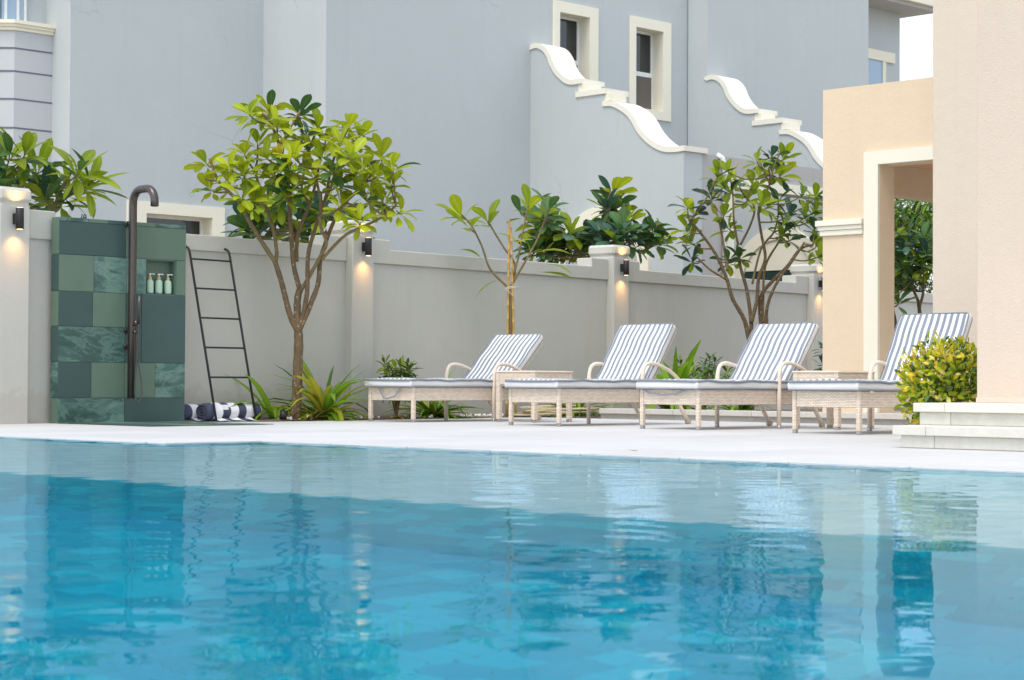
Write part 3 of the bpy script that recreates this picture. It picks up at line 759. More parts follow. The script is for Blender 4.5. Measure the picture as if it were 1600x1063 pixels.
VW = thing('villa_wall', 'cream peach rendered villa wall behind the last lounger', 'wall', (15.9, 10.34, 0))
b = MB(); b.box((0, -12.3, 0.0), (1.15, 0, 9.0), 0, 0.008); b.build('wall', M['peach2'], VW)
PC = thing('porch_column', 'wide pink rendered porch column standing on the stone steps at right', 'column', (11.75, 7.29, 0.29))
b = MB(); b.box((0, -0.95, 0), (0.95, 0, 8.6), 0, 0.006); b.build('shaft', M['pink'], PC)
b = MB(); b.box((-0.004, -0.955, 0.001), (0.955, 0.004, 0.035), 0, 0.002); b.build('base_strip', M['peach2'], PC)

# stone steps in front of the column
ST = thing('porch_steps', 'two pale stone steps with overhanging treads under the pink column', 'steps', (10.9, 7.39, 0))
def stp(name, lo, hi, m='step', bev=0.004):
    return box(name, (lo[0]-10.9, lo[1]-7.39, lo[2]), (hi[0]-10.9, hi[1]-7.39, hi[2]), M[m], ST, bev)
def split_run(name, x0, x1, ys, z0, z1, m='step'):
    for a, c in zip(ys, ys[1:]): stp(name, (x0, c+0.0015, z0), (x1, a-0.0015, z1), m)
split_run('riser', 10.94, 11.3, [7.355, 7.10, 6.2, 5.3, 4.4, 3.5, 2.0], 0.0, 0.082)
split_run('tread', 10.90, 11.3, [7.395, 7.14, 6.24, 5.34, 4.44, 3.5, 2.0], 0.0825, 0.145)
split_run('riser', 11.24, 14.0, [7.41, 7.17, 6.3, 5.4, 4.5, 3.5, 2.0], 0.1455, 0.230)
split_run('tread', 11.20, 14.0, [7.435, 7.19, 6.32, 5.42, 4.5, 3.5, 2.0], 0.2305, 0.290)
LG = thing('pavilion_step', 'low stone step running along the front of the pavilion behind the loungers', 'step', (16.75, 15.34, 0))
for k in range(6):
    box('step_slab', (0, -1.1*(k+1)+0.002, 0.058), (0.27, -1.1*k-0.002, 0.115), M['step2'], LG, 0.004)
    box('step_riser', (0.03, -1.1*(k+1)+0.002, 0.0), (0.27, -1.1*k-0.002, 0.0575), M['riser'], LG)
box('step_bed', (0.2705, -2.70, 0.0), (0.34, 0, 0.110), M['step2'], LG)

# ------------------------------------------------------------------ green tiled shower wall
SX0, SX1, SY, SZT = 10.205, 11.655, 16.25, 1.955
SW = thing('shower_wall', 'green stone tiled shower wall with a niche standing before the garden wall', 'shower wall', (SX0, SY, 0))
NX0, NX1, NZ0, NZ1 = 0.978, 1.335, 1.257, 1.597          # niche, local
SWID = SX1 - SX0
b = MB()
T = 0.012
b.box((T, T, 0), (SWID, 0.145, NZ0)); b.box((T, T, NZ1), (SWID, 0.145, SZT-0.012))
b.box((T, T, NZ0), (NX0, 0.145, NZ1)); b.box((NX1, T, NZ0), (SWID, 0.145, NZ1)); b.box((NX0, 0.112, NZ0), (NX1, 0.145, NZ1))
b.build('core', M['grout'], SW)
def tl(x0, x1, z0, z1, m):
    g_ = 0.0022
    box('tile', (x0+g_, rng.uniform(-0.0012, 0.0008), z0+g_), (x1-g_, T+0.002, z1-g_), M[m], SW, 0.0015)
cx = lambda c: max(0.0, min(SWID, (c-235)*0.0029))
RZ = [0.0, 0.240, 0.581, 0.920, NZ0-0.004, NZ1+0.004, 1.915, SZT]
for a, c, m in ((235,345,'marble'),(345,420,'sage'),(420,495,'dgreen'),(495,610,'sage'),(610,735,'marble')): tl(cx(a), cx(c), RZ[6], RZ[7], m)
for a, c, m in ((235,490,'dgreen'),(490,735,'sage')): tl(cx(a), cx(c), RZ[5], RZ[6], m)
for a, c, m in ((235,367,'sage'),(367,495,'marble')): tl(cx(a), cx(c), RZ[4], RZ[5], m)
tl(cx(495), NX0, RZ[4], RZ[5], 'marble'); tl(NX1, SWID, RZ[4], RZ[5], 'sage')
for a, c, m in ((235,363,'dgreen'),(363,492,'sage'),(492,555,'dgreen')): tl(cx(a), cx(c), RZ[3], RZ[4], m)
tl(cx(555), SWID, RZ[2], RZ[4], 'dgreen')
for a, c, m in ((235,490,'marble'),(490,555,'dgreen')): tl(cx(a), cx(c), RZ[2], RZ[3], m)
for a, c, m in ((235,360,'dgreen'),(360,490,'sage'),(490,612,'sage'),(612,735,'marble')): tl(cx(a), cx(c), RZ[1], RZ[2], m)
for a, c, m in ((235,490,'marble'),(490,735,'dgreen')): tl(cx(a), cx(c), RZ[0], RZ[1], m)
for i, m in enumerate(('sage','marble','dgreen','sage','dgreen','sage')):
    z1 = SZT if i == 5 else RZ[i+1]
    box('tile', (rng.uniform(-0.0012,0.0008), T+0.003, RZ[i]+0.0022), (T+0.001, 0.143, z1-0.0022), M[m], SW, 0.0015)
for k in range(3): box('top_tile', (T+k*0.478, T+0.003, SZT-0.0115), (T+(k+1)*0.478-0.003, 0.143, SZT-0.001), M[('sage','marble','sage')[k]], SW)
box('niche_back', (NX0+0.009, 0.098, NZ0+0.009), (NX1-0.009, 0.1115, NZ1-0.009), M['sage'], SW)
box('niche_lining', (NX0, T+0.003, NZ0), (NX1, 0.111, NZ0+0.0085), M['dgreen'], SW)
box('niche_lining', (NX0, T+0.003, NZ1-0.0085), (NX1, 0.111, NZ1), M['sage'], SW)
box('niche_lining', (NX0, T+0.003, NZ0+0.009), (NX0+0.0085, 0.111, NZ1-0.009), M['sage'], SW)
box('niche_lining', (NX1-0.0085, T+0.003, NZ0+0.009), (NX1, 0.111, NZ1-0.009), M['sage'], SW)

SF = thing('shower_floor', 'dark green tiled shower floor laid flush in the pale deck', 'shower floor', (TX0, TY0, 0))
k = 0
for i in range(4):
    for j in range(4):
        x0, y0 = i*(TX1-TX0)/4, j*(TY1-TY0-0.006)/4
        box('floor_tile', (x0+0.002, y0+0.002, 0.0035), (x0+(TX1-TX0)/4-0.002, y0+(TY1-TY0-0.006)/4-0.002, 0.0085), M[('dgreen','marble','dgreen','sage')[(i*3+j*2) % 4]], SF)

# shower column: riser pipe with bent spout, hand shower and hose
SH = thing('shower_column', 'gunmetal outdoor shower pipe with bent spout fixed to the green wall', 'shower', (10.955, 16.15, 0))
pts = [(0,0,0.235),(0,0,1.2),(0,0,2.10)]
for k in range(1, 7):
    a = math.pi/2*k/6; pts.append((0, -0.13*(1-math.cos(a)), 2.12+0.13*math.sin(a)))
pts.append((0,-0.235,2.25))
for k in range(1, 7):
    a = math.pi/2*k/6; pts.append((0, -0.235-0.125*math.sin(a), 2.25-0.125*(1-math.cos(a))))
pts.append((0,-0.36,2.075))
b = MB(); b.tube(pts, 0.039, 18); b.build('riser_pipe', M['gun'], SH)
b = MB(); b.lathe([(0.030,0),(0.030,0.004)], (0,-0.36,2.0705), 16); b.build('spray_plate', M['black'], SH)
for z in (1.925, 0.89, 0.735):
    b = MB(); b.tube([(0,0.03,z),(0,0.096,z)], 0.016, 12); b.tube([(0,0.075,z),(0,0.098,z)], 0.030, 14); b.build('wall_mount', M['gun'], SH)
b = MB(); b.tube([(0,0.0,0.96),(0.005,-0.075,0.96)], 0.017, 12); b.tube([(0.005,-0.06,0.935),(0.005,-0.06,0.985)], 0.02, 12); b.build('holder', M['gun'], SH)
b = MB(); b.tube([(0,0.0,0.875),(0.0,-0.07,0.875)], 0.02, 12); b.tube([(-0.02,-0.06,0.875),(0.035,-0.06,0.875)], 0.014, 10); b.build('valve', M['gun'], SH)
b = MB(); b.tube([(0.012,-0.095,0.955),(0.012,-0.098,1.10),(0.012,-0.105,1.225)], [0.011,0.012,0.0135], 12); b.build('hand_shower', M['gun'], SH)
b = MB(); b.tube(curve_pts([(0.012,-0.095,0.955),(0.010,-0.09,0.75),(0.0,-0.07,0.50),(-0.01,-0.075,0.28),(0.012,-0.09,0.185),(0.045,-0.105,0.27),(0.045,-0.095,0.42),(0.02,-0.075,0.62),(0.008,-0.065,0.86)], 8), 0.0075, 8); b.build('hose', M['hose'], SH)

def soap(x, label):
    t = thing('soap_bottle', label, 'bottle', (SX0 + x, SY + 0.048, NZ0 + 0.0088), 0, 'pump bottles in the shower niche')
    b = MB(); b.lathe([(0.030,0),(0.0355,0.004),(0.036,0.02),(0.036,0.105),(0.033,0.122),(0.022,0.133),(0.016,0.138)], n=20); b.build('body', M['bottle'], t)
    b = MB(); b.lathe([(0.0175,0.1382),(0.0185,0.140),(0.0185,0.160),(0.016,0.163)], n=16); b.build('collar', M['bamboo_c'], t)
    b = MB(); b.lathe([(0.007,0.1632),(0.007,0.182),(0.012,0.185),(0.012,0.194),(0.004,0.197)], n=12); b.tube([(0,0,0.190),(0.028,-0.02,0.192),(0.036,-0.026,0.186)], 0.005, 8); b.build('pump', M['white'], t)
soap(1.056, 'mint pump bottle with wooden collar, leftmost of three in the niche')
soap(1.160, 'mint pump bottle with wooden collar, middle of three in the niche')
soap(1.268, 'mint pump bottle with wooden collar, rightmost of three in the niche')
t = thing('cable_clip', 'tiny black fitting standing on top of the green shower wall', 'fitting', (10.47, 16.29, SZT))
b = MB(); b.box((-0.012,-0.012,-0.001),(0.012,0.012,0.006)); b.tube([(0,0,0.005),(0.004,0,0.045)], 0.005, 8); b.build('pin', M['black'], t)
b = MB(); b.tube([(0.035+0.013*math.cos(a*0.7), 0, 0.022+0.016*math.sin(a*0.7)) for a in range(10)], 0.006, 8); b.box((0.022,-0.01,-0.001),(0.05,0.01,0.008)); b.build('loop', M['black'], t)

# ------------------------------------------------------------------ towel ladder and rolled towels
t = thing('towel_ladder', 'thin black metal towel ladder leaning on the wall beside the shower', 'ladder', (11.94, 16.11, 0), WA)
LW = 0.545
yt = 0.46
for x in (0, LW):
    b = MB(); pts = [(x,0,0.0),(x,0.21,0.86),(x,0.40,1.64)]
    pts += curve_pts([(x,0.412,1.69),(x,0.428,1.735),(x,0.455,1.765),(x,0.500,1.775)], 4)
    b.tube(pts, 0.0125, 10); rl = b.build('rail', M['black'], t)
    b = MB(); b.tube([(x,0.497,1.775),(x,0.518,1.775)], 0.024, 12); b.build('end_pad', M['black'], rl)
for z in (1.645, 1.345, 1.045, 0.745, 0.445):
    yy = 0.21/0.86*z if z < 0.86 else 0.21 + (z-0.86)*0.19/0.78
    b = MB(); b.tube([(0.0,yy,z),(LW,yy,z)], 0.0095, 8); b.build('rung', M['black'], t)

def towel_roll(loc, L, r0, label, seed):
    t = thing('rolled_towel', label, 'rolled towel', loc, WA, 'striped rolls under the towel ladder')
    r = random.Random(seed); n = 26; st = 24
    b = MB(); vs = []
    for i in range(st+1):
        x = L*i/st; rr = r0*(1 - 0.06*abs(math.sin(i*0.9+seed))) * (0.90 if i in (0, st) else 1)
        for j in range(n):
            a = 2*math.pi*j/n; q = rr*(1+0.025*math.sin(3*a+i*0.35+seed))
            zz = r0 + q*math.sin(a)*0.93
            vs.append((x, q*math.cos(a)*1.06, max(0.003, zz)))
    fs = [(i*n+j, i*n+(j+1)%n, (i+1)*n+(j+1)%n, (i+1)*n+j) for i in range(st) for j in range(n)]
    b.add(vs, fs, 0, True); b.build('roll', M['towel'], t)
    for x, s in ((0.004,-1),(L-0.004,1)):                      # spiral of the roll's ends
        b = MB()
        sp = [(x + s*0.006, (0.12+0.82*k/40)*r0*math.cos(k*0.45), r0*0.97 + (0.12+0.82*k/40)*r0*0.9*math.sin(k*0.45)) for k in range(41)]
        b.tube(sp, 0.011, 6); b.build('roll_end', M['navy'], t)
    b = MB(); vs = []
    for i in range(13):                                        # loose flap
        x = L*0.06+L*0.74*i/12
        for j in range(6): vs.append((x, -r0*0.55-0.032*j, max(0.004, 0.035*(1-j/5)**2 + 0.008+0.006*math.sin(i*1.7+j))))
    b.add(vs, [(i*6+j,(i+1)*6+j,(i+1)*6+j+1,i*6+j+1) for i in range(12) for j in range(5)], 0, True)
    b.build('flap', M['towel'], t)
    return t
tw = towel_roll((11.87, 16.255, 0.002), 0.74, 0.098, 'front navy and white striped roll behind the ladder feet', 1)
b = MB(); b.box((0.19,-0.006,0),(0.30,0.0,0.055)); b.build('wash_label', M['tag'], tw, (0,-0.094,0.115), (R(-28),0,0))
towel_roll((11.73, 16.43, 0.002), 0.62, 0.090, 'navy and white striped roll lying behind the other one', 2)

t = thing('garden_spotlight', 'small black spotlight on the ground beside the large tree trunk', 'spotlight', (12.76, 16.08, 0.0), R(20))
b = MB(); b.tube([(0,0,0),(0,0,0.04)], 0.008, 8); b.box((-0.025,-0.02,0),(0.025,0.02,0.012)); b.build('stake', M['black'], t)
b = MB(); b.tube([(-0.01,0.0,0.02),(0.02,0.0,0.10)], [0.036,0.042], 14); b.build('head', M['black'], t)

# ------------------------------------------------------------------ loungers
def loft_cushion(L, Wd, T, seed, wav=0.004, x0=0.0, pr=1.0):
    """rounded cushion, bottom at z = 0; material 0 on top, 1 on the sides"""
    r = random.Random(seed); b = MB(); c = 0.020; prof = []
    ny = 16
    top = []; 
    hw = Wd/2
    ring = []
    for k in range(ny+1): ring.append((-hw+0.02+(Wd-0.04)*k/ny, T))
    ring += [(hw-0.008, T-0.006), (hw, T-0.018), (hw+0.003, T*0.5), (hw, 0.014), (hw-0.01, 0.003)]
    ring += [(hw-0.03, 0.0), (-hw+0.03, 0.0)]
    ring += [(-hw+0.01, 0.003), (-hw, 0.014), (-hw-0.003, T*0.5), (-hw, T-0.018), (-hw+0.008, T-0.006)]
    n = len(ring)
    st = [(0.0,0.80),(0.004,0.93),(0.012,0.985),(0.03,1.0)] + [(0.03+(L-0.06)*k/26,1.0) for k in range(1,26)] + [(L-0.03,1.0),(L-0.012,0.985),(L-0.004,0.93),(L,0.80)]
    ph = [r.uniform(0,6.28) for _ in range(6)]
    vs = []
    for (x, s) in st:
        for (y, z) in ring:
            w_ = wav*(math.sin(x*9+ph[0]+y*2)+0.7*math.sin(x*21+ph[1]-y*5)+0.5*math.sin(y*17+ph[2]+x*4)) * (1 if z > T*0.6 else 0.15)
            crown = 0.010*(1-(2*y/Wd)**2) if z > T*0.9 else 0
            zz = T/2 + (z-T/2)*(s if s < 1 else 1) + (w_+crown)*(0 if s < 0.95 else 1)
            yy = y*(1-0.02*(1-s)) + 0.004*math.sin(x*7+ph[3])
            vs.append((x0+x, yy, zz))
    k = len(st)
    for i in range(k-1):
        for j in range(n):
            a, c2 = ring[j], ring[(j+1)%n]
            topf = a[1] > T-0.010 and c2[1] > T-0.010
            b.add([], [], 0)
            b.f.append([i*n+j, i*n+(j+1)%n, (i+1)*n+(j+1)%n, (i+1)*n+j]); b.m.append(0 if topf and 1 <= i < k-2 else 1); b.sm.append(True)
    b.v = vs
    b.f.append(list(range(n-1,-1,-1))); b.m.append(1); b.sm.append(True)
    b.f.append([(k-1)*n+j for j in range(n)]); b.m.append(1); b.sm.append(True)
    pip = MB()
    for z in (T-0.006, 0.006):
        e = 0.003; q = 0.03
        path = []
        for (cx_, cy_, a0) in ((L-q,hw-q,0),(q,hw-q,90),(q,-hw+q,180),(L-q,-hw+q,270)):
            for s_ in range(5):
                a = R(a0+22.5*s_); path.append((x0+cx_+(q+e)*math.cos(a), cy_+(q+e)*math.sin(a), z))
        path.append(path[0]); path2 = []
        for p, q2 in zip(path, path[1:]):
            m_ = max(1, int((Vector(q2)-Vector(p)).length/0.06))
            for s_ in range(m_):
                v = Vector(p).lerp(Vector(q2), s_/m_)
                v.z += wav*(math.sin(v.x*9+ph[0]+v.y*2)+0.7*math.sin(v.x*21+ph[1]-v.y*5))*(0.9 if z > T/2 else 0.15)
                path2.append(v)
        path2.append(Vector(path[0]))
        pip.tube(path2, (0.0115 if z > T/2 else 0.008)*pr, 6)
    return b, pip
def lounger(loc, ang, label, seed, strap=None, rz=0.0, HX=1.33):
    t = thing('sun_lounger', label, 'sun lounger', loc, rz, 'striped sun loungers along the pool')
    hw = 0.338; FB, FT = 0.218, 0.352; LEN = 1.93
    def bx(name, lo, hi, m='rattan', par=t, bev=0.006): return box(name, lo, hi, M[m], par, bev)
    bx('apron', (0.006, -hw+0.0365, FB), (0.036, hw-0.0365, FT))
    bx('apron', (LEN-0.03, -hw+0.05, FB), (LEN, hw-0.05, FT))
    for s in (-1, 1):
        lo, hi = sorted((s*hw, s*(hw-0.035)))
        bx('side_rail', (0.0405, lo, FB), (LEN, hi, FT))
        lo, hi = sorted((s*(hw+0.004), s*(hw-0.036)))
        lg = bx('leg', (0.0, lo, 0.028), (0.040, hi, FT+0.002))
        bx('foot_cap', (0.002, lo+0.002, 0.0), (0.038, hi-0.002, 0.0275), 'footcap', lg, 0.003)
        # arm: rises as a leg outside the rail and sweeps back down
        y0 = s*(hw+0.022)
        pth = [(1.135,y0,0.028),(1.135,y0,0.30),(1.138,y0,0.46)] + [tuple(p) for p in curve_pts([(1.142,y0,0.50),(1.165,y0,0.562),(1.215,y0,0.595),(1.30,y0,0.598),(1.42,y0,0.572),(1.55,y0,0.520),(1.66,y0,0.450),(1.74,y0,0.360),(1.755,y0,0.30)], 4)]
        ab = MB(); rr = [0.021]*3 + [0.0185]*(len(pth)-3); ab.tube(pth, rr, 12); am = ab.build('armrest', M['rattan_p'], t)
        fb = MB(); fb.lathe([(0.020,0),(0.022,0.003),(0.022,0.0275)], (1.135,y0,0), 12); fb.build('foot_cap', M['footcap'], am)
        # slanted rear leg with caster
        rb = MB(); rb.tube([(1.70,s*(hw-0.03),0.26),(1.80,s*(hw-0.03),0.12),(1.865,s*(hw-0.03),0.045)], [0.021,0.020,0.018], 10); rl = rb.build('rear_leg', M['rattan_p'], t)
        wb = MB(); wb.tube([(1.875,s*(hw-0.05),0.026),(1.875,s*(hw-0.01),0.026)], 0.026, 14); wb.build('caster', M['wheel'], rl)
    bx('seat_deck', (0.04, -hw+0.037, FT-0.03), (HX+0.03, hw-0.036, FT-0.002))
    # backrest hinged at the end of the seat
    HZ = FT + 0.01
    br = MB(); BL = 0.70
    br.box((0,-hw+0.02,-0.030),(BL,hw-0.02,-0.002),0,0.008)
    bo = br.build('backrest', M['rattan'], t, (HX,0,HZ), (0,-ang,0))
    pr = MB(); pr.tube([(HX+0.42*math.cos(ang),0.12,HZ+0.42*math.sin(ang)-0.02),(HX+0.52,0.12,FB+0.05)], 0.012, 8); pr.build('prop', M['footcap'], t)
    cb, pp = loft_cushion(HX+0.07, 0.705, 0.078, seed, 0.0052, -0.04)
    so = cb.build('seat_cushion', [M['stripe'], M['cside']], t, (0,0,FT+0.003)); pp.build('piping', M['piping'], so)
    cb, pp = loft_cushion(0.695, 0.705, 0.075, seed+9, 0.0046, 0.0, 0.55)
    co = cb.build('back_cushion', [M['stripe'], M['cside']], t, (HX-0.02*math.cos(ang),0,HZ+0.024), (0,-ang,0)); pp.build('piping', M['piping'], co)
    if strap:
        sb = MB()
        pts = [Vector((-0.030, y, z)) for y, z in strap]
        for p, q in zip(pts, pts[1:]):
            d = (q-p).normalized(); wv = Vector((0,-d.z,d.y))*0.008
            sb.add([p-wv, q-wv, q+wv, p+wv, p-wv+Vector((0.003,0,0)), q-wv+Vector((0.003,0,0)), q+wv+Vector((0.003,0,0)), p+wv+Vector((0.003,0,0))], [(0,1,2,3),(7,6,5,4),(0,4,5,1),(1,5,6,2),(2,6,7,3),(3,7,4,0)])
        sb.build('tie_strap', M['piping'], t)
    return t
lounger((13.44, 15.19, 0), R(45), 'striped rattan lounger farthest from the camera, lowest backrest, strap hanging in front', 1, [(0.16,0.362),(0.075,0.245),(0.02,0.236),(-0.10,0.262),(-0.19,0.36)], R(0.8), 1.43)
lounger((13.43, 13.14, 0), R(55), 'striped rattan lounger, second from the tiled shower, backrest before a wall pillar', 2, None, R(-0.9), 1.27)
lounger((13.43, 11.46, 0), R(52), 'striped rattan lounger third along the row, cushion sagging a strap below its front edge', 3, [(0.30,0.362),(0.2,0.322),(0.05,0.308),(-0.1,0.318),(-0.25,0.362)], R(0.5), 1.36)
L4 = lounger((13.34, 9.70, 0), R(61), 'striped rattan lounger nearest the camera, partly hidden by the yellow green bush', 4, None, R(-0.4), 1.33)
b = MB(); b.box((0,-0.004,-0.02),(0.06,0.0,0.0)); b.build('care_tag', M['white'], L4, (0.12,-0.352,0.36), (R(-25),0,R(8)))

def side_table(x0, y0, wx, wy, label):
    t = thing('side_table', label, 'side table', (x0, y0, 0), 0, 'rattan side tables between the loungers')
    z0, z1 = 0.39, 0.508
    for a, c in (((0.05,0,z0),(wx-0.05,0.03,z1)), ((0.05,wy-0.03,z0),(wx-0.05,wy,z1)), ((0,0.05,z0),(0.03,wy-0.05,z1)), ((wx-0.03,0.05,z0),(wx,wy-0.05,z1))):
        box('apron', a, c, M['rattan'], t, 0.005)
    for i in (0, 1):
        for j in (0, 1):
            lx = -0.002 if i == 0 else wx-0.048; ly = -0.002 if j == 0 else wy-0.048
            lg = box('leg', (lx,ly,0.025), (lx+0.05,ly+0.05,z1), M['rattan'], t, 0.005)
            box('foot_cap', (lx+0.003,ly+0.003,0), (lx+0.047,ly+0.047,0.0245), M['footcap'], lg, 0.003)
    box('table_top', (-0.008,-0.008,z1+0.0005), (wx+0.008,wy+0.008,z1+0.018), M['rattan_p'], t, 0.005)
    box('inset', (0.05,0.05,z1+0.0185), (wx-0.05,wy-0.05,z1+0.022), M['tabletop'], t)
side_table(14.46, 14.13, 0.56, 0.56, 'rattan side table between the two loungers farthest away')
side_table(14.60, 10.475, 0.56, 0.50, 'rattan side table beside the lounger nearest the camera')

# ------------------------------------------------------------------ plants
RGT = Vector((0.70711, -0.70711, 0)); FWD = Vector((0.70711, 0.70711, 0))
def leaf_mesh(name, prof, fold, curl, m, L=1.0, twist=0.0):
    """one leaf of unit length along +x; prof = [(t, halfwidth)]"""
    vs, uv, fs = [], [], []
    for (t, hw) in prof:
        a = curl*t
        x = math.sin(a)/curl if abs(curl) > 1e-4 else t
        z = -(1-math.cos(a))/curl if abs(curl) > 1e-4 else 0
        tw = twist*t
        for s in (-1, 0, 1):
            y = s*hw; zz = abs(s)*hw*fold
            vs.append((x, y*math.cos(tw)-zz*math.sin(tw), z + y*math.sin(tw)+zz*math.cos(tw))); uv.append((t, s))
    k = len(prof)
    for i in range(k-1):
        for j in (0, 1): fs.append((i*3+j, (i+1)*3+j, (i+1)*3+j+1, i*3+j+1))
    me = bpy.data.meshes.new(name); me.from_pydata(vs, [], fs); me.materials.append(m)
    ul = me.uv_layers.new(name='UVMap')
    for lp in me.loops: ul.data[lp.index].uv = uv[lp.vertex_index]
    me.polygons.foreach_set('use_smooth', [True]*len(me.polygons))
    return me
FR = [(0,.014),(.10,.024),(.26,.105),(.46,.18),(.64,.215),(.80,.20),(.92,.125),(1.0,.008)]        # frangipani, obovate
FN = [(0,.012),(.12,.026),(.32,.10),(.55,.145),(.74,.14),(.90,.08),(1.0,.004)]
OV = [(0,.02),(.15,.11),(.38,.21),(.60,.22),(.82,.13),(1.0,.005)]                                    # small oval leaf
ST_ = [(0,.030),(.12,.034),(.35,.036),(.6,.032),(.82,.02),(1.0,.002)]                                # strap
SW_ = [(0,.030),(.12,.045),(.35,.058),(.6,.052),(.82,.03),(1.0,.002)]
LM = {}
def variants(kind, prof, cols, folds, curls, twists=(0.0,)):
    for c in cols:
        LM[(kind, c)] = [leaf_mesh('leaf', prof, f, q, M[c], twist=tw) for f in folds for q in curls for tw in twists]
variants('fr', FR, ('l_lime','l_mid','l_deep','l_blue','l_yel'), (0.18,0.34), (0.25,0.75), (-0.25,0.2))
variants('fn', FN, ('l_mid','l_deep','l_blue','l_lime'), (0.2,0.35), (0.25,0.8), (-0.2,0.25))
variants('ov', OV, ('l_mid','l_deep','l_yel','l_cream','l_lime','l_blue'), (0.15,0.4), (0.3,0.8))
variants('st', ST_, ('l_grass','l_grassy','l_dark','dry'), (0.5,), (0.7,1.5,2.4), (-0.3,0.3))
variants('sw', SW_, ('l_grass','l_dark'), (0.4,), (0.3,0.7,1.2), (-0.2,0.2))
def frame(d, up):
    """matrix whose x axis is d and whose z is as close to up as can be"""
    d = d.normalized(); y = up.cross(d)
    if y.length < 1e-4: y = Vector((0,1,0)).cross(d)
    y.normalize(); z = d.cross(y)
    return Matrix((d, y, z)).transposed()
class Plant:
    def __init__(s, name, label, cat, loc, seed, group=None):
        s.t = thing(name, label, cat, loc, 0, group); s.r = random.Random(seed); s.leaves = []
    def leaf(s, kind, col, pos, d, L, up=None, wid=1.0):
        up = up or Vector((0,0,1))
        rot = frame(d, up); me = s.r.choice(LM[(kind, col)])
        m = Matrix.Translation(pos) @ rot.to_4x4() @ Matrix.Diagonal((L, L*wid, L, 1))
        s.leaves.append((L, me, m, pos))
    def finish(s, limit=290, cam_first=True):
        """the leaves that show largest become parts, any others one part of loose foliage"""
        lv = s.leaves
        if len(lv) > limit:
            lv = sorted(lv, key=lambda q: -q[0] + 0.25*FWD.dot(q[3]))
        for L, me, m, p in lv[:limit]: link_mesh('leaf', me, s.t, m)
        rest = lv[limit:]
        if rest:
            vs, fs, mi, uvs, mats = [], [], [], [], []
            for L, me, m, p in rest:
                o = len(vs); mat = me.materials[0]
                if mat not in mats: mats.append(mat)
                k = mats.index(mat)
                vs += [m @ v.co for v in me.vertices]; ul = me.uv_layers[0].data
                for f in me.polygons:
                    fs.append([o+i for i in f.vertices]); mi.append(k); uvs += [tuple(ul[l].uv) for l in f.loop_indices]
            nm = bpy.data.meshes.new('foliage'); nm.from_pydata([tuple(v) for v in vs], [], fs)
            for mt in mats: nm.materials.append(mt)
            ul = nm.uv_layers.new(name='UVMap')
            ul.data.foreach_set('uv', [c for u in uvs for c in u])
            nm.polygons.foreach_set('material_index', mi); nm.polygons.foreach_set('use_smooth', [True]*len(fs))
            o = link_mesh('foliage', nm, s.t); o['kind'] = 'stuff'
        return s.t
def pick(r, w):
    x = r.random()*sum(q for _, q in w)
    for c, q in w:
        x -= q
        if x <= 0: return c
    return w[0][0]
def rosette(P, kind, pal, c, ax, n, L, lo=15, hi=100, jit=0.25):
    """leaves spiralling round a branch tip; lo/hi = angle from the axis of inner/outer leaves"""
    r = P.r; ax = ax.normalized(); f = frame(ax, Vector((0.3,0.2,1)) if abs(ax.z) < 0.95 else Vector((1,0,0)))
    e1 = f.col[1]; e2 = f.col[2]; a0 = r.uniform(0, 6.28)
    main = pick(r, [q for q in pal if q[0] != 'l_yel'])
    for k in range(n):
        a = a0 + k*2.39996 + r.uniform(-jit, jit); q = (k+0.5)/n
        th = R(lo + (hi-lo)*q**0.85 + r.uniform(-9, 9))
        d = ax*math.cos(th) + (e1*math.cos(a)+e2*math.sin(a))*math.sin(th)
        d = (d + Vector((0,0,-0.12*q))).normalized()
        pos = c - ax*(0.05*q*L/0.22) + d*0.01
        up = (ax*0.8 + Vector((0,0,0.6))).normalized()
        P.leaf(kind, main if r.random() < 0.6 else pick(r, pal), pos, d, L*r.uniform(0.78, 1.12)*(0.72+0.36*math.sin(math.pi*min(1,q+0.2))), up, r.uniform(0.85,1.1))
def loc3(p): return RGT*p[0] + FWD*p[1] + Vector((0,0,p[2]))
def skeleton(P, key, mat='bark', thick=1.25, nmat='twig', drop=0.1):
    S, T = SK[key]
    tr = MB(); nodes = []
    for i, (pts, r0, r1) in enumerate(S):
        cp = curve_pts([loc3(p) for p in pts], 5)
        n = len(cp); rs = [thick*(r0+(r1-r0)*k/(n-1))*(1+0.05*math.sin(k*1.9+i)) for k in range(n)]
        tr.tube(cp, rs, 9, 0 if r0 > 0.02 else 1)
        for k, q in enumerate(cp): nodes.append((q, rs[k], (cp[min(k+1,n-1)]-cp[max(k-1,0)]).normalized()))
    tips = []
    for p in T:
        q = loc3(p) - Vector((0,0,drop)); best = None
        for nd in nodes:
            d = (q-nd[0]).length + (0.6 if nd[0].z > q.z-0.02 else 0)
            if best is None or d < best[0]: best = (d, nd)
        nd = best[1]; a = nd[0]; ln = (q-a).length
        if ln > 0.03:
            mid = a.lerp(q, 0.55) + Vector((0,0,-0.10*ln)) + Vector((P.r.uniform(-.05,.05),P.r.uniform(-.05,.05),0))*ln
            cp = curve_pts([a, mid, q], 4)
            tr.tube(cp, [max(0.006, min(nd[1],0.013)) + (0.0075-max(0.006, min(nd[1],0.013)))*k/(len(cp)-1) for k in range(len(cp))], 6, 1)
            ax = (q-mid).normalized()
        else: ax = nd[2]
        tips.append((q, (ax + Vector((0,0,0.75))).normalized()))
    tr.build('trunk', [M[mat], M[nmat]], P.t)
    return tips
SK = {}
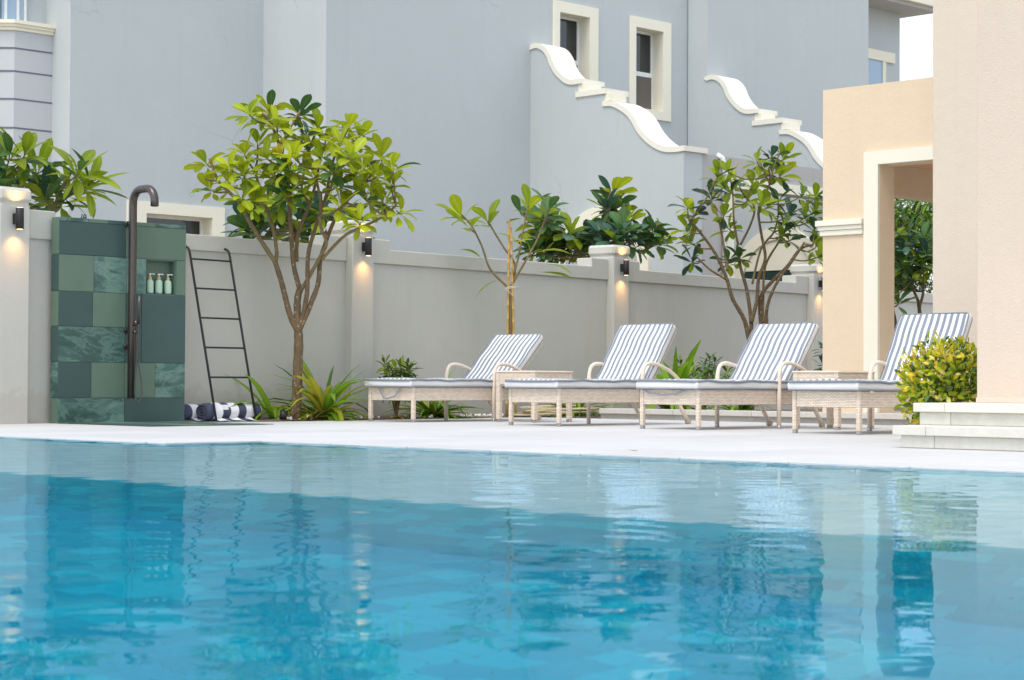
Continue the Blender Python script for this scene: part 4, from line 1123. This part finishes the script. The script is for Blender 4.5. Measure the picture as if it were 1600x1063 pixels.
SK['T1'] = ([([(-0.006,-0.0,0.0),(0.012,-0.005,0.255),(0.021,-0.011,0.531),(0.03,-0.017,0.807),(0.025,-0.019,0.924)],0.045,0.037),([(0.025,-0.019,0.913),(-0.055,-0.035,1.082),(-0.107,-0.051,1.273),(-0.149,-0.067,1.441),(-0.212,-0.084,1.642)],0.026,0.021),([(-0.212,-0.084,1.642),(-0.36,-0.105,1.862),(-0.507,-0.127,2.114),(-0.569,-0.147,2.239),(-0.715,-0.166,2.384),(-0.797,-0.185,2.477),(-0.88,-0.206,2.696)],0.02,0.011),([(-0.569,-0.147,2.239),(-0.517,-0.224,2.359),(-0.512,-0.304,2.603)],0.012,0.01),([(-0.802,-0.151,2.47),(-0.926,-0.172,2.488)],0.009,0.008),([(-0.212,-0.084,1.642),(-0.203,-0.026,1.741),(-0.25,0.028,2.0),(-0.322,0.084,2.197),(-0.395,0.14,2.394),(-0.468,0.196,2.614)],0.018,0.011),([(-0.318,0.054,2.194),(-0.525,0.15,2.395),(-0.624,0.249,2.468)],0.011,0.009),([(0.025,-0.019,0.913),(0.012,-0.007,1.126),(0.014,0.007,1.276),(0.033,0.022,1.362)],0.032,0.028),([(0.033,0.022,1.362),(-0.024,-0.019,1.593),(-0.047,-0.06,1.867),(-0.066,-0.103,2.203),(-0.084,-0.143,2.411),(-0.124,-0.185,2.703),(-0.248,-0.228,3.056),(-0.37,-0.266,3.177)],0.022,0.01),([(-0.001,0.016,1.659),(-0.007,0.062,1.812),(0.019,0.108,2.008),(0.119,0.153,2.269),(0.177,0.198,2.51),(0.214,0.243,2.752)],0.019,0.011),([(-0.03,-0.046,2.208),(-0.099,-0.015,2.509),(-0.158,0.018,2.768),(-0.089,0.05,3.029),(0.013,0.083,3.226)],0.013,0.009),([(0.022,0.023,1.319),(0.144,-0.04,1.508),(0.276,-0.103,1.738),(0.323,-0.163,1.84),(0.265,-0.225,2.025),(0.269,-0.289,2.272),(0.21,-0.354,2.58)],0.018,0.01),([(0.04,-0.02,0.956),(0.115,-0.049,1.316),(0.126,-0.078,1.697),(0.19,-0.105,1.95),(0.275,-0.131,2.202),(0.319,-0.156,2.327),(0.362,-0.182,2.578),(0.426,-0.208,2.787)],0.021,0.01),([(0.025,-0.019,0.913),(0.143,-0.01,1.19),(0.226,-0.001,1.425),(0.245,0.008,1.66),(0.306,0.018,1.874),(0.389,0.028,2.089),(0.472,0.039,2.239),(0.619,0.05,2.391)],0.024,0.012),([(0.268,-0.085,1.665),(0.489,-0.129,1.896),(0.661,-0.171,1.989),(0.832,-0.213,2.061),(0.96,-0.255,2.142),(1.046,-0.296,2.212)],0.014,0.009),([(0.471,0.053,2.241),(0.44,0.149,2.442),(0.452,0.246,2.624)],0.011,0.009),([(0.619,0.05,2.391),(0.772,-0.003,2.557),(0.902,-0.055,2.658)],0.012,0.009),([(0.277,-0.146,2.201),(0.39,-0.019,2.511),(0.527,0.109,2.782),(0.558,0.238,2.969)],0.013,0.009),([(0.114,0.203,2.274),(0.022,0.249,2.45),(0.101,0.291,2.865),(0.181,0.336,3.088)],0.012,0.009)],
 [(-0.439,-0.47,3.243),(-0.413,0.314,3.299),(-0.003,0.221,3.342),(-0.173,-0.335,3.137),(-0.935,-0.063,2.787),(-0.894,-0.108,2.516),(-0.566,0.106,2.905),(-0.446,0.255,3.031),(-0.146,-0.358,2.788),(-0.501,-0.355,2.64),(-0.501,-0.496,2.385),(0.024,-0.577,2.804),(0.184,0.303,3.192),(0.47,-0.362,2.958),(0.545,-0.14,3.156),(0.278,0.225,3.074),(0.215,-0.404,2.617),(0.462,-0.353,2.54),(0.606,-0.606,2.804),(0.65,-0.124,3.053),(0.864,0.184,2.9),(1.015,-0.355,2.71),(0.989,-0.253,2.553),(0.703,-0.352,2.478),(0.652,0.432,2.776),(0.734,0.391,2.424),(1.098,-0.297,2.276),(0.7,-0.561,2.146),(0.439,-0.577,2.661),(0.088,-0.018,3.064),(-0.35,0.413,3.4),(-0.104,-0.194,3.061),(0.003,-0.364,2.515),(0.272,-0.145,2.857),(0.502,-0.566,2.31),(-0.081,-0.357,2.432),(0.908,-0.118,2.376),(0.828,-0.06,2.658),(0.628,-0.349,2.646),(-0.649,-0.352,2.702),(-0.394,-0.358,2.346),(-0.239,-0.099,2.648),(-0.281,-0.29,2.816),(-0.016,-0.582,2.658),(0.098,0.31,2.976),(0.046,0.006,2.725),(-0.712,0.103,2.582)])
SK['T2'] = ([([(-0.014,-0.0,0.002),(-0.022,-0.011,0.54),(-0.019,-0.021,1.019),(-0.016,-0.027,1.306),(-0.017,-0.032,1.522)],0.022,0.017),([(-0.022,-0.031,1.498),(-0.094,-0.052,1.556),(-0.262,-0.076,1.734),(-0.358,-0.101,1.995),(-0.479,-0.126,2.231),(-0.598,-0.149,2.36)],0.012,0.008),([(0.002,-0.033,1.594),(0.03,-0.007,1.787),(-0.096,0.019,1.98),(-0.217,0.045,2.174),(-0.29,0.072,2.308)],0.012,0.008),([(-0.015,-0.032,1.534),(0.073,-0.065,1.688),(0.144,-0.098,1.806),(0.286,-0.133,2.067),(0.379,-0.168,2.304),(0.426,-0.201,2.432)],0.012,0.008),([(0.013,-0.035,1.666),(0.072,0.011,1.884),(0.131,0.054,2.224),(0.185,0.098,2.494)],0.011,0.007)],
 [(-0.598,-0.149,2.36),(-0.29,0.072,2.315),(0.426,-0.2,2.421),(0.185,0.098,2.482),(0.094,0.1,2.421),(-0.502,-0.146,2.23)])
SK['T3'] = ([([(0.021,-0.001,0.063),(0.012,-0.013,0.631),(0.005,-0.018,0.886)],0.04,0.035),([(0.011,-0.018,0.886),(-0.066,-0.059,1.226),(-0.227,-0.098,1.508),(-0.317,-0.137,1.789),(-0.464,-0.177,2.097),(-0.694,-0.217,2.405),(-0.811,-0.252,2.514)],0.026,0.011),([(-0.317,-0.137,1.761),(-0.549,-0.189,1.898),(-0.696,-0.242,2.035)],0.012,0.009),([(-0.303,-0.139,1.874),(-0.336,-0.045,2.163),(-0.385,0.048,2.512),(-0.447,0.144,2.72)],0.015,0.009),([(0.025,-0.018,0.887),(0.027,0.0,1.2),(-0.029,0.016,1.627),(-0.114,0.035,1.941),(-0.155,0.054,2.228)],0.024,0.014),([(-0.112,0.054,2.228),(0.015,0.048,2.486),(0.071,0.044,2.714),(-0.044,0.041,2.856)],0.013,0.009),([(-0.141,0.054,2.228),(-0.192,0.114,2.547),(-0.201,0.173,2.925),(-0.252,0.233,3.218)],0.013,0.009),([(0.024,-0.025,1.199),(0.091,-0.045,1.483),(0.117,-0.066,1.795),(0.199,-0.085,2.05),(0.138,-0.107,2.389),(0.107,-0.128,2.699),(0.245,-0.148,3.01),(0.228,-0.167,3.235)],0.022,0.009),([(0.16,0.036,0.689),(0.159,0.034,1.173),(0.158,0.035,1.544),(0.329,0.038,1.773),(0.5,0.043,1.945),(0.671,0.047,2.174),(0.844,0.054,2.233)],0.026,0.011),([(0.232,0.036,0.689),(0.223,-0.024,1.172),(0.229,-0.08,1.426),(0.335,-0.135,1.707),(0.524,-0.191,1.988),(0.685,-0.247,2.24)],0.022,0.011),([(0.186,0.025,1.201),(0.193,0.082,1.489),(0.227,0.135,1.949),(0.405,0.19,2.269),(0.528,0.249,2.475)],0.016,0.009),([(0.035,-0.036,1.711),(0.159,0.055,2.172),(0.342,0.15,2.409),(0.412,0.245,2.647)],0.013,0.009),([(0.243,-0.163,3.009),(0.135,-0.118,3.268),(0.084,-0.07,3.387)],0.009,0.008),([(0.243,-0.163,3.009),(0.292,-0.217,3.23),(0.369,-0.271,3.422)],0.009,0.008)],
 [(-0.844,-0.294,2.793),(-0.733,-0.016,2.705),(-0.803,-0.169,2.493),(-0.755,0.045,2.339),(-0.752,0.069,2.112),(-0.467,-0.457,3.172),(-0.333,-0.505,3.224),(-0.323,0.239,3.103),(-0.279,-0.279,2.995),(-0.198,-0.304,3.133),(0.025,0.385,2.946),(-0.342,-0.083,2.701),(-0.249,0.25,2.558),(-0.282,-0.065,2.105),(-0.123,0.081,2.144),(0.045,-0.385,3.379),(0.298,0.049,3.488),(0.484,0.259,3.484),(0.286,-0.047,3.248),(0.426,0.15,3.242),(0.047,0.09,3.119),(0.094,-0.451,2.811),(0.401,0.172,2.928),(0.44,0.029,2.572),(0.488,-0.235,2.692),(0.621,-0.483,2.923),(0.903,0.267,2.968),(0.426,-0.075,2.449),(0.571,0.147,2.41),(0.906,0.284,2.739),(0.885,0.14,2.526),(0.914,0.331,2.31),(0.885,-0.139,2.163),(0.752,0.215,2.704),(0.222,-0.108,2.815),(-0.472,0.33,2.967)])
SK['N1'] = ([([(-0.005,-0.02,0.939),(-0.082,-0.037,1.801),(-0.012,-0.048,2.304)],0.03,0.02),([(-0.01,-0.037,1.801),(0.203,-0.051,2.449),(0.345,-0.057,2.737)],0.02,0.015),([(-0.082,-0.037,1.801),(-0.301,-0.052,2.518),(-0.518,-0.058,2.805)],0.02,0.015)],
 [(-0.122,-0.272,2.926),(0.501,-0.374,2.719),(0.078,-0.135,2.476),(-0.41,-0.333,2.718),(-0.32,-0.398,2.485),(0.578,-0.133,2.623),(-0.094,0.276,2.806),(0.184,0.189,2.456),(-0.282,0.159,2.539),(-0.282,-0.283,2.888),(0.339,-0.024,2.56)])
SK['N2'] = ([([(0.493,-0.021,1.009),(0.448,-0.041,1.96),(0.407,-0.049,2.357)],0.03,0.02),([(0.489,-0.037,1.802),(0.883,-0.049,2.359),(1.08,-0.054,2.598)],0.02,0.015)],
 [(-0.205,0.072,2.459),(-0.02,0.192,2.398),(0.132,0.242,2.58),(0.318,0.392,2.416),(0.54,0.188,2.497),(0.699,0.373,2.376),(0.301,-0.527,2.708),(0.504,-0.09,2.656),(0.858,0.392,2.459),(1.093,0.099,2.396),(-0.122,0.346,2.668),(0.119,-0.443,2.715),(0.45,-0.08,2.355),(0.787,-0.307,2.558),(-0.115,-0.005,2.342)])
SK['N3'] = ([([(0.196,-0.024,1.146),(0.144,-0.044,2.094),(0.282,-0.061,2.948),(0.328,-0.067,3.233)],0.03,0.02),([(0.144,-0.044,2.094),(-0.476,-0.055,2.66),(-0.714,-0.061,2.943)],0.02,0.012),([(0.144,-0.044,2.094),(0.758,-0.053,2.571),(1.041,-0.057,2.762)],0.02,0.012)],
 [(0.365,0.224,3.323),(0.552,0.261,2.928),(0.26,-0.079,3.08),(0.131,-0.294,2.683),(0.358,-0.553,2.575),(0.819,0.107,2.687),(0.957,-0.087,2.749),(1.04,0.206,2.589),(-0.287,-0.183,2.69),(-0.336,0.217,2.567),(-0.652,-0.287,2.891),(-0.766,0.243,2.843),(-0.613,0.176,2.593),(-0.678,-0.136,2.419),(-0.16,-0.013,2.491),(-0.491,0.131,2.468),(0.548,-0.361,2.59),(0.752,0.001,2.542),(0.063,0.25,2.633),(0.192,-0.286,2.473),(0.413,0.239,3.094),(-0.399,0.136,2.408),(-0.027,0.293,2.451),(-0.83,-0.215,2.443),(0.482,-0.463,2.702),(-0.582,0.241,2.844)])
SK['P'] = ([([(0.136,-0.013,0.608),(0.129,-0.024,1.148),(0.11,-0.031,1.473),(0.077,-0.033,1.602),(-0.065,-0.04,1.904)],0.03,0.012),([(-0.2,-0.015,0.714),(-0.232,-0.125,1.209),(-0.292,-0.23,1.463),(-0.294,-0.333,1.609)],0.022,0.012),([(0.114,-0.031,1.473),(0.194,0.064,1.737),(0.191,0.156,2.134)],0.018,0.01)],
 [(-0.226,-0.194,2.563),(-0.123,-0.33,2.446),(0.023,0.076,2.172),(-0.177,-0.386,2.099),(0.133,-0.021,2.405),(-0.196,-0.154,2.242),(0.034,-0.398,2.121),(-0.151,-0.034,1.926),(-0.23,-0.333,1.609),(-0.032,-0.411,1.97),(0.159,-0.105,2.485),(0.142,-0.391,2.271),(0.189,-0.371,2.102),(-0.274,-0.111,2.439),(-0.037,0.213,2.355),(0.001,-0.348,2.273),(0.253,-0.271,2.366),(-0.219,0.059,2.082)])
# frangipani trees
P = Plant('frangipani_tree', 'large frangipani tree with spotted trunk and lime green crown beside the ladder', 'tree', (12.97, 16.14, 0), 21)
for c, ax in skeleton(P, 'T1', drop=0.13): rosette(P, 'fr', [('l_lime',8),('l_mid',3.0),('l_deep',0.4),('l_blue',0.2),('l_yel',0.5)], c, ax, P.r.randint(11,14), 0.25, 26, 95, 0.12)
P.finish()
P = Plant('frangipani_sapling', 'young frangipani sapling tied to bamboo stakes behind the farthest lounger', 'tree', (16.42, 16.42, 0), 22)
for k, (c, ax) in enumerate(skeleton(P, 'T2', 'twig', drop=0.03)):
    rosette(P, 'fr', [('l_mid',4),('l_deep',1.5),('l_lime',1.5)], c, ax, 7 if k < 4 else 3, 0.32, 12, 72)
for (l, dp, h, dx, dz, L) in ((0.30,0,1.70,1,-.05,.30),(0.36,-.05,1.79,1,.05,.28),(0.26,0,1.92,.9,.35,.33),(-0.12,0,1.62,-1,-.25,.30),(-0.36,0,1.85,-.6,.6,.22),(0.08,0.05,2.02,-.5,.6,.25),(0.14,0,2.1,.5,-.7,.22),(0.0,-.05,2.0,.6,.5,.2)):
    P.leaf('fn', P.r.choice(['l_mid','l_lime']), loc3((l,dp,h)), RGT*dx + Vector((0,0,dz)) + FWD*P.r.uniform(-.3,.3), L*1.35, wid=1.2)
P.finish()
for i, (dx, lean, h, lab) in enumerate(((-0.06, 0.02, 2.30, 'taller bamboo stake on the left of the frangipani sapling'), (0.05, -0.07, 2.22, 'shorter bamboo stake on the right of the frangipani sapling'))):
    b = MB(); base = Vector((16.42,16.42,0)) + RGT*dx - FWD*0.05; n = 14; pts = []; rs = []
    for k in range(n+1):
        z = h*k/n; pts.append(RGT*(lean*k/n) + Vector((0,0,z))); rs.append(0.0135)
        if k < n: pts.append(RGT*(lean*(k+0.94)/n) + Vector((0,0,h*(k+0.94)/n))); rs.append(0.0135); pts.append(RGT*(lean*(k+0.97)/n) + Vector((0,0,h*(k+0.97)/n))); rs.append(0.0165)
    b.tube(pts, rs, 8); o = b.build('bamboo_stake', M['bamboo'], None, base); tag(o, lab, 'stake', 'stakes holding the sapling')
b = MB()
for z in (1.50, 1.515): b.tube([Vector((16.42,16.42,z+0.01*math.sin(a*0.7))) + (RGT*math.cos(a*0.45)*0.085 + FWD*(math.sin(a*0.45)*0.09-0.02)) for a in range(15)], 0.004, 5)
b.tube([Vector((16.42,16.42,1.5))-RGT*0.08-FWD*0.1, Vector((16.42,16.42,1.36))+RGT*0.07-FWD*0.1], 0.003, 5)
o = b.build('twine_tie', M['twine']); tag(o, 'white twine tying the sapling to its bamboo stakes', 'twine')
P = Plant('frangipani_tree', 'many stemmed frangipani tree with sparse dark leaves left of the pavilion', 'tree', (20.6, 16.2, 0), 23)
for c, ax in skeleton(P, 'T3'): rosette(P, 'fr', [('l_mid',4.5),('l_deep',2.8),('l_blue',1.5),('l_lime',1.2),('l_yel',0.2)], c, ax, P.r.randint(8,11), 0.255, 20, 98, 0.15)
P.finish()
P = Plant('frangipani_shrub', 'broad leaved shrub rising behind the wall at the far left', 'shrub', (12.007, 19.522, 0), 24)
for c, ax in skeleton(P, 'N1', drop=0.03): rosette(P, 'fn', [('l_mid',4),('l_deep',4),('l_blue',1),('l_lime',0.3)], c, ax, P.r.randint(12,16), 0.46, 18, 100, 0.15)
P.finish()
P = Plant('frangipani_shrub', 'dark leaved shrub rising behind the wall and the large frangipani', 'shrub', (15.2, 19.6, 0), 25)
for c, ax in skeleton(P, 'N2'): rosette(P, 'fr', [('l_mid',2),('l_deep',4),('l_blue',2)], c, ax, P.r.randint(12,15), 0.38, 20, 105, 0.15)
P.finish()
P = Plant('frangipani_shrub', 'dense dark green shrub rising behind the wall near the middle lamp', 'shrub', (21.6, 20.0, 0), 26)
for c, ax in skeleton(P, 'N3'): rosette(P, 'fr', [('l_mid',2.6),('l_deep',5),('l_blue',3),('l_lime',0.15)], c, ax, P.r.randint(15,19), 0.36, 18, 100, 0.12)
P.finish()
P = Plant('frangipani_tree', 'frangipani tree seen through the opening of the pavilion', 'tree', (23.3, 15.5, 0), 27)
for c, ax in skeleton(P, 'P'): rosette(P, 'fr', [('l_mid',3),('l_deep',5),('l_blue',2),('l_lime',0.2)], c, ax, P.r.randint(10,13), 0.28, 18, 105)
P.finish()
# fine leaved shrub beside it
P = Plant('fine_leaved_shrub', 'tall fine leaved shrub behind the wall seen through the pavilion', 'shrub', (29.2, 19.4, 0), 28)
b = MB()
for k in range(70):
    a = P.r.uniform(0,6.28); q = P.r.uniform(0.1,1.15); h = P.r.uniform(1.4,3.7)
    tip = Vector((q*math.cos(a), q*math.sin(a), h)); mid = Vector((q*0.3*math.cos(a), q*0.3*math.sin(a), h*0.5))
    cp = curve_pts([Vector((0,0,0)), mid, tip], 5); b.tube(cp, [0.012-0.009*i/(len(cp)-1) for i in range(len(cp))], 5)
    for p in cp[4:]:
        for _ in range(9): P.leaf('ov', P.r.choice(['l_mid','l_deep','l_deep']), p+Vector((P.r.uniform(-.09,.09),P.r.uniform(-.09,.09),P.r.uniform(-.09,.09))), Vector((P.r.uniform(-1,1),P.r.uniform(-1,1),P.r.uniform(-.4,.8))), P.r.uniform(0.10,0.17))
b.build('stems', M['twig'], P.t); P.finish(200)
# palm behind the wall
P = Plant('feather_palm', 'dark green feather palm behind the wall seen through the pavilion', 'palm', (30.5, 20.4, 0), 29)
b = MB(); b.tube([(0,0,0),(0.05,0,1.6),(0,0,3.3)], [0.16,0.14,0.12], 12); b.build('trunk', M['bark'], P.t)
for k in range(30):
    a = k*2.39996; el = R(P.r.uniform(0,70)); L = P.r.uniform(1.6,2.5)
    hd = Vector((math.cos(a),math.sin(a),0)); pts = []
    for i in range(9):
        s = i/8; pts.append(Vector((0,0,3.25)) + hd*(L*s*math.cos(el)) + Vector((0,0,L*s*math.sin(el)-0.9*L*s*s)))
    rb = MB(); rb.tube(pts, [0.018-0.014*i/8 for i in range(9)], 6); rb.build('frond_rib', M['twig'], P.t)
    for i in range(1,9):
        for s_ in (0.0,0.33,0.66):
            if i == 8 and s_ > 0: continue
            p = pts[i] if s_ == 0 else pts[i].lerp(pts[i+1], s_); tg = (pts[i]-pts[i-1]).normalized(); sd_ = tg.cross(Vector((0,0,1))).normalized()
            for sg in (-1,1): P.leaf('st', P.r.choice(['l_dark','l_dark','l_grass']), p, sd_*sg + tg*0.7 + Vector((0,0,-0.15)), P.r.uniform(0.45,0.65)*(1-0.5*abs(i/8-0.45)))
P.finish(290)

def strap_clump(name, label, loc, n, L, seed, pal, kind='st', spread=(8,70), curl_up=1.0, wid=1.0):
    P = Plant(name, label, 'plant', loc, seed, 'strap leaved plants in the bed')
    for k in range(n):
        a = P.r.uniform(0,6.28); el = R(90 - P.r.uniform(*spread))
        d = Vector((math.cos(a)*math.cos(el), math.sin(a)*math.cos(el), math.sin(el)))
        P.leaf(kind, pick(P.r, pal), Vector((math.cos(a)*0.05*P.r.random(), math.sin(a)*0.05*P.r.random(), 0.0)), d, L*P.r.uniform(0.55,1.1), Vector((0,0,1)), wid*P.r.uniform(0.8,1.25))
    return P.finish()
strap_clump('spider_lily', 'arching strap leaved clump growing right beside the large tree trunk', (13.40, 16.20, 0.01), 74, 0.92, 31, [('l_grass',5),('l_grassy',2.4),('l_dark',1)])
strap_clump('spider_lily', 'small strap leaved tuft with drooping blades left of the tree trunk', (12.83, 16.32, 0.01), 10, 0.80, 32, [('l_grass',5),('l_dark',1)], spread=(25,60))
strap_clump('spider_lily', 'yellowing strap leaved tuft at the foot of the trunk', (13.15, 16.12, 0.01), 22, 0.50, 36, [('l_grassy',5),('dry',2),('l_grass',1)], spread=(30,80))
strap_clump('spider_lily', 'strap leaved clump seen below the farthest lounger', (15.15, 16.42, 0.01), 80, 0.66, 33, [('l_grass',4),('l_grassy',1.5),('l_dark',2)], spread=(10,80))
strap_clump('spider_lily', 'strap leaved clump low behind the second lounger', (17.35, 16.25, 0.01), 60, 0.66, 34, [('l_grass',4),('l_grassy',0.6),('l_dark',2)], spread=(10,80))
strap_clump('broad_blade_plant', 'tall bright green plant with broad upright blades behind the second lounger', (18.75, 15.9, 0.01), 58, 1.12, 35, [('l_grass',5),('l_dark',1.0)], 'st', (3,50), wid=1.35)
strap_clump('spider_lily', 'strap leaved clump peeping under the third lounger', (18.9, 15.0, 0.01), 56, 0.66, 37, [('l_grass',4),('l_dark',3)], spread=(20,80))

def small_shrub(name, label, loc, tips, n, L, seed, pal, stem=0.012):
    P = Plant(name, label, 'shrub', loc, seed); b = MB()
    for (x, y, z) in tips:
        q = Vector((x,y,z)); cp = curve_pts([Vector((0,0,0)), Vector((x*0.35,y*0.35,z*0.55)), q], 5); b.tube(cp, [stem-(stem-0.004)*i/(len(cp)-1) for i in range(len(cp))], 6)
        rosette(P, 'fn', pal, q, Vector((x*0.6,y*0.6,1)), n, L, 10, 125)
        for s in (7, 9):
            rosette(P, 'fn', pal, cp[min(s,len(cp)-2)], Vector((x*0.6,y*0.6,1)), n//2, L, 60, 120)
    b.build('stems', M['twig'], P.t); return P.finish()
def disc(seed, n, rx, z0, z1):
    r = random.Random(seed); return [(rx*math.sqrt(r.random())*math.cos(a), rx*math.sqrt(r.random())*math.sin(a), r.uniform(z0,z1)) for a in [r.uniform(0,6.28) for _ in range(n)]]
small_shrub('bushy_shrub', 'small bushy dark green shrub behind the foot of the farthest lounger', (14.62, 16.42, 0), disc(41, 13, 0.26, 0.34, 0.60), 12, 0.14, 41, [('l_deep',4),('l_mid',4)])
small_shrub('bushy_shrub', 'low dark shrub against the wall behind the third lounger', (19.6, 16.15, 0), disc(42, 14, 0.36, 0.42, 0.74), 12, 0.14, 42, [('l_deep',5),('l_mid',3),('l_blue',2)])
small_shrub('bushy_shrub', 'dark shrub squeezed beside the corner of the peach pavilion', (19.6, 14.1, 0), disc(43, 14, 0.25, 0.3, 0.85), 13, 0.15, 43, [('l_deep',5),('l_blue',3)])
# dry litter below the first shrub
strap_clump('dry_grass_tuft', 'flattened dry yellow grass under the small bushy shrub', (14.55, 16.30, 0.012), 36, 0.26, 44, [('dry',5),('l_grassy',1)], spread=(60,88))

# variegated bush beside the steps
P = Plant('variegated_bush', 'rounded bush with yellow and green leaves beside the stone steps', 'bush', (12.42, 7.96, 0), 51)
b = MB()
for k in range(30):
    a = P.r.uniform(0,6.28); th = math.acos(P.r.uniform(-0.15,1)); q = Vector((0.26*math.sin(th)*math.cos(a), 0.26*math.sin(th)*math.sin(a), 0.40+0.26*math.cos(th)))
    cp = curve_pts([Vector((0,0,0)), Vector((q.x*0.4,q.y*0.4,q.z*0.5)), q], 4); b.tube(cp, [0.009-0.006*i/(len(cp)-1) for i in range(len(cp))], 5)
b.build('stems', M['bark'], P.t)
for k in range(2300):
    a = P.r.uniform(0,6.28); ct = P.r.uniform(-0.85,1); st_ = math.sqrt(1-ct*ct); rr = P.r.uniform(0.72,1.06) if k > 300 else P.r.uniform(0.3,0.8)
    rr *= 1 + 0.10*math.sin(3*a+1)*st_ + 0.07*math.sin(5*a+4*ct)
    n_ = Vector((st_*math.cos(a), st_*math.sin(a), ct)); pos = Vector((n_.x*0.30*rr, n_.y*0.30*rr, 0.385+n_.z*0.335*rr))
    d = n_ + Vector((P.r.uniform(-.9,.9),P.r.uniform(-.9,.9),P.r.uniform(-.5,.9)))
    # more yellow leaves towards the top and the left side, deeper greens inside
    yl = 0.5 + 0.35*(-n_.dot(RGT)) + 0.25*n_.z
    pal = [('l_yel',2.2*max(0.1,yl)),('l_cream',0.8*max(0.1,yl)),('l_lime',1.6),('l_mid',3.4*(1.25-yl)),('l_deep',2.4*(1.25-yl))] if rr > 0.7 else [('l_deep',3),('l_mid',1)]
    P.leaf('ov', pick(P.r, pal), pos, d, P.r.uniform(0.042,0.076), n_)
P.finish(295)

# garden hose on the bed, a stray leaf on the deck
b = MB(); pts = []
for k in range(90):
    a = k*0.33; q = 0.34+0.10*math.sin(k*0.37)+0.05*math.sin(k*0.11); pts.append((q*1.5*math.cos(a), q*0.75*math.sin(a), 0.02+0.0011*k+0.012*math.sin(k*0.5)))
b.tube(pts, 0.012, 7); o = b.build('garden_hose', M['hosey'], None, (16.85, 16.15, 0.012)); tag(o, 'coiled straw coloured hose lying at the foot of the sapling', 'hose')
me = leaf_mesh('fallen_leaf', FN, 0.3, 0.5, M['dry']); o = bpy.data.objects.new('fallen_leaf', me); COL.objects.link(o)
o.location = (9.05, 8.05, 0.006); o.rotation_euler = (0.2, 0.1, R(-50)); o.scale = (0.16,0.10,0.16); tag(o, 'single dry leaf lying on the pale deck near the pool edge', 'leaf')
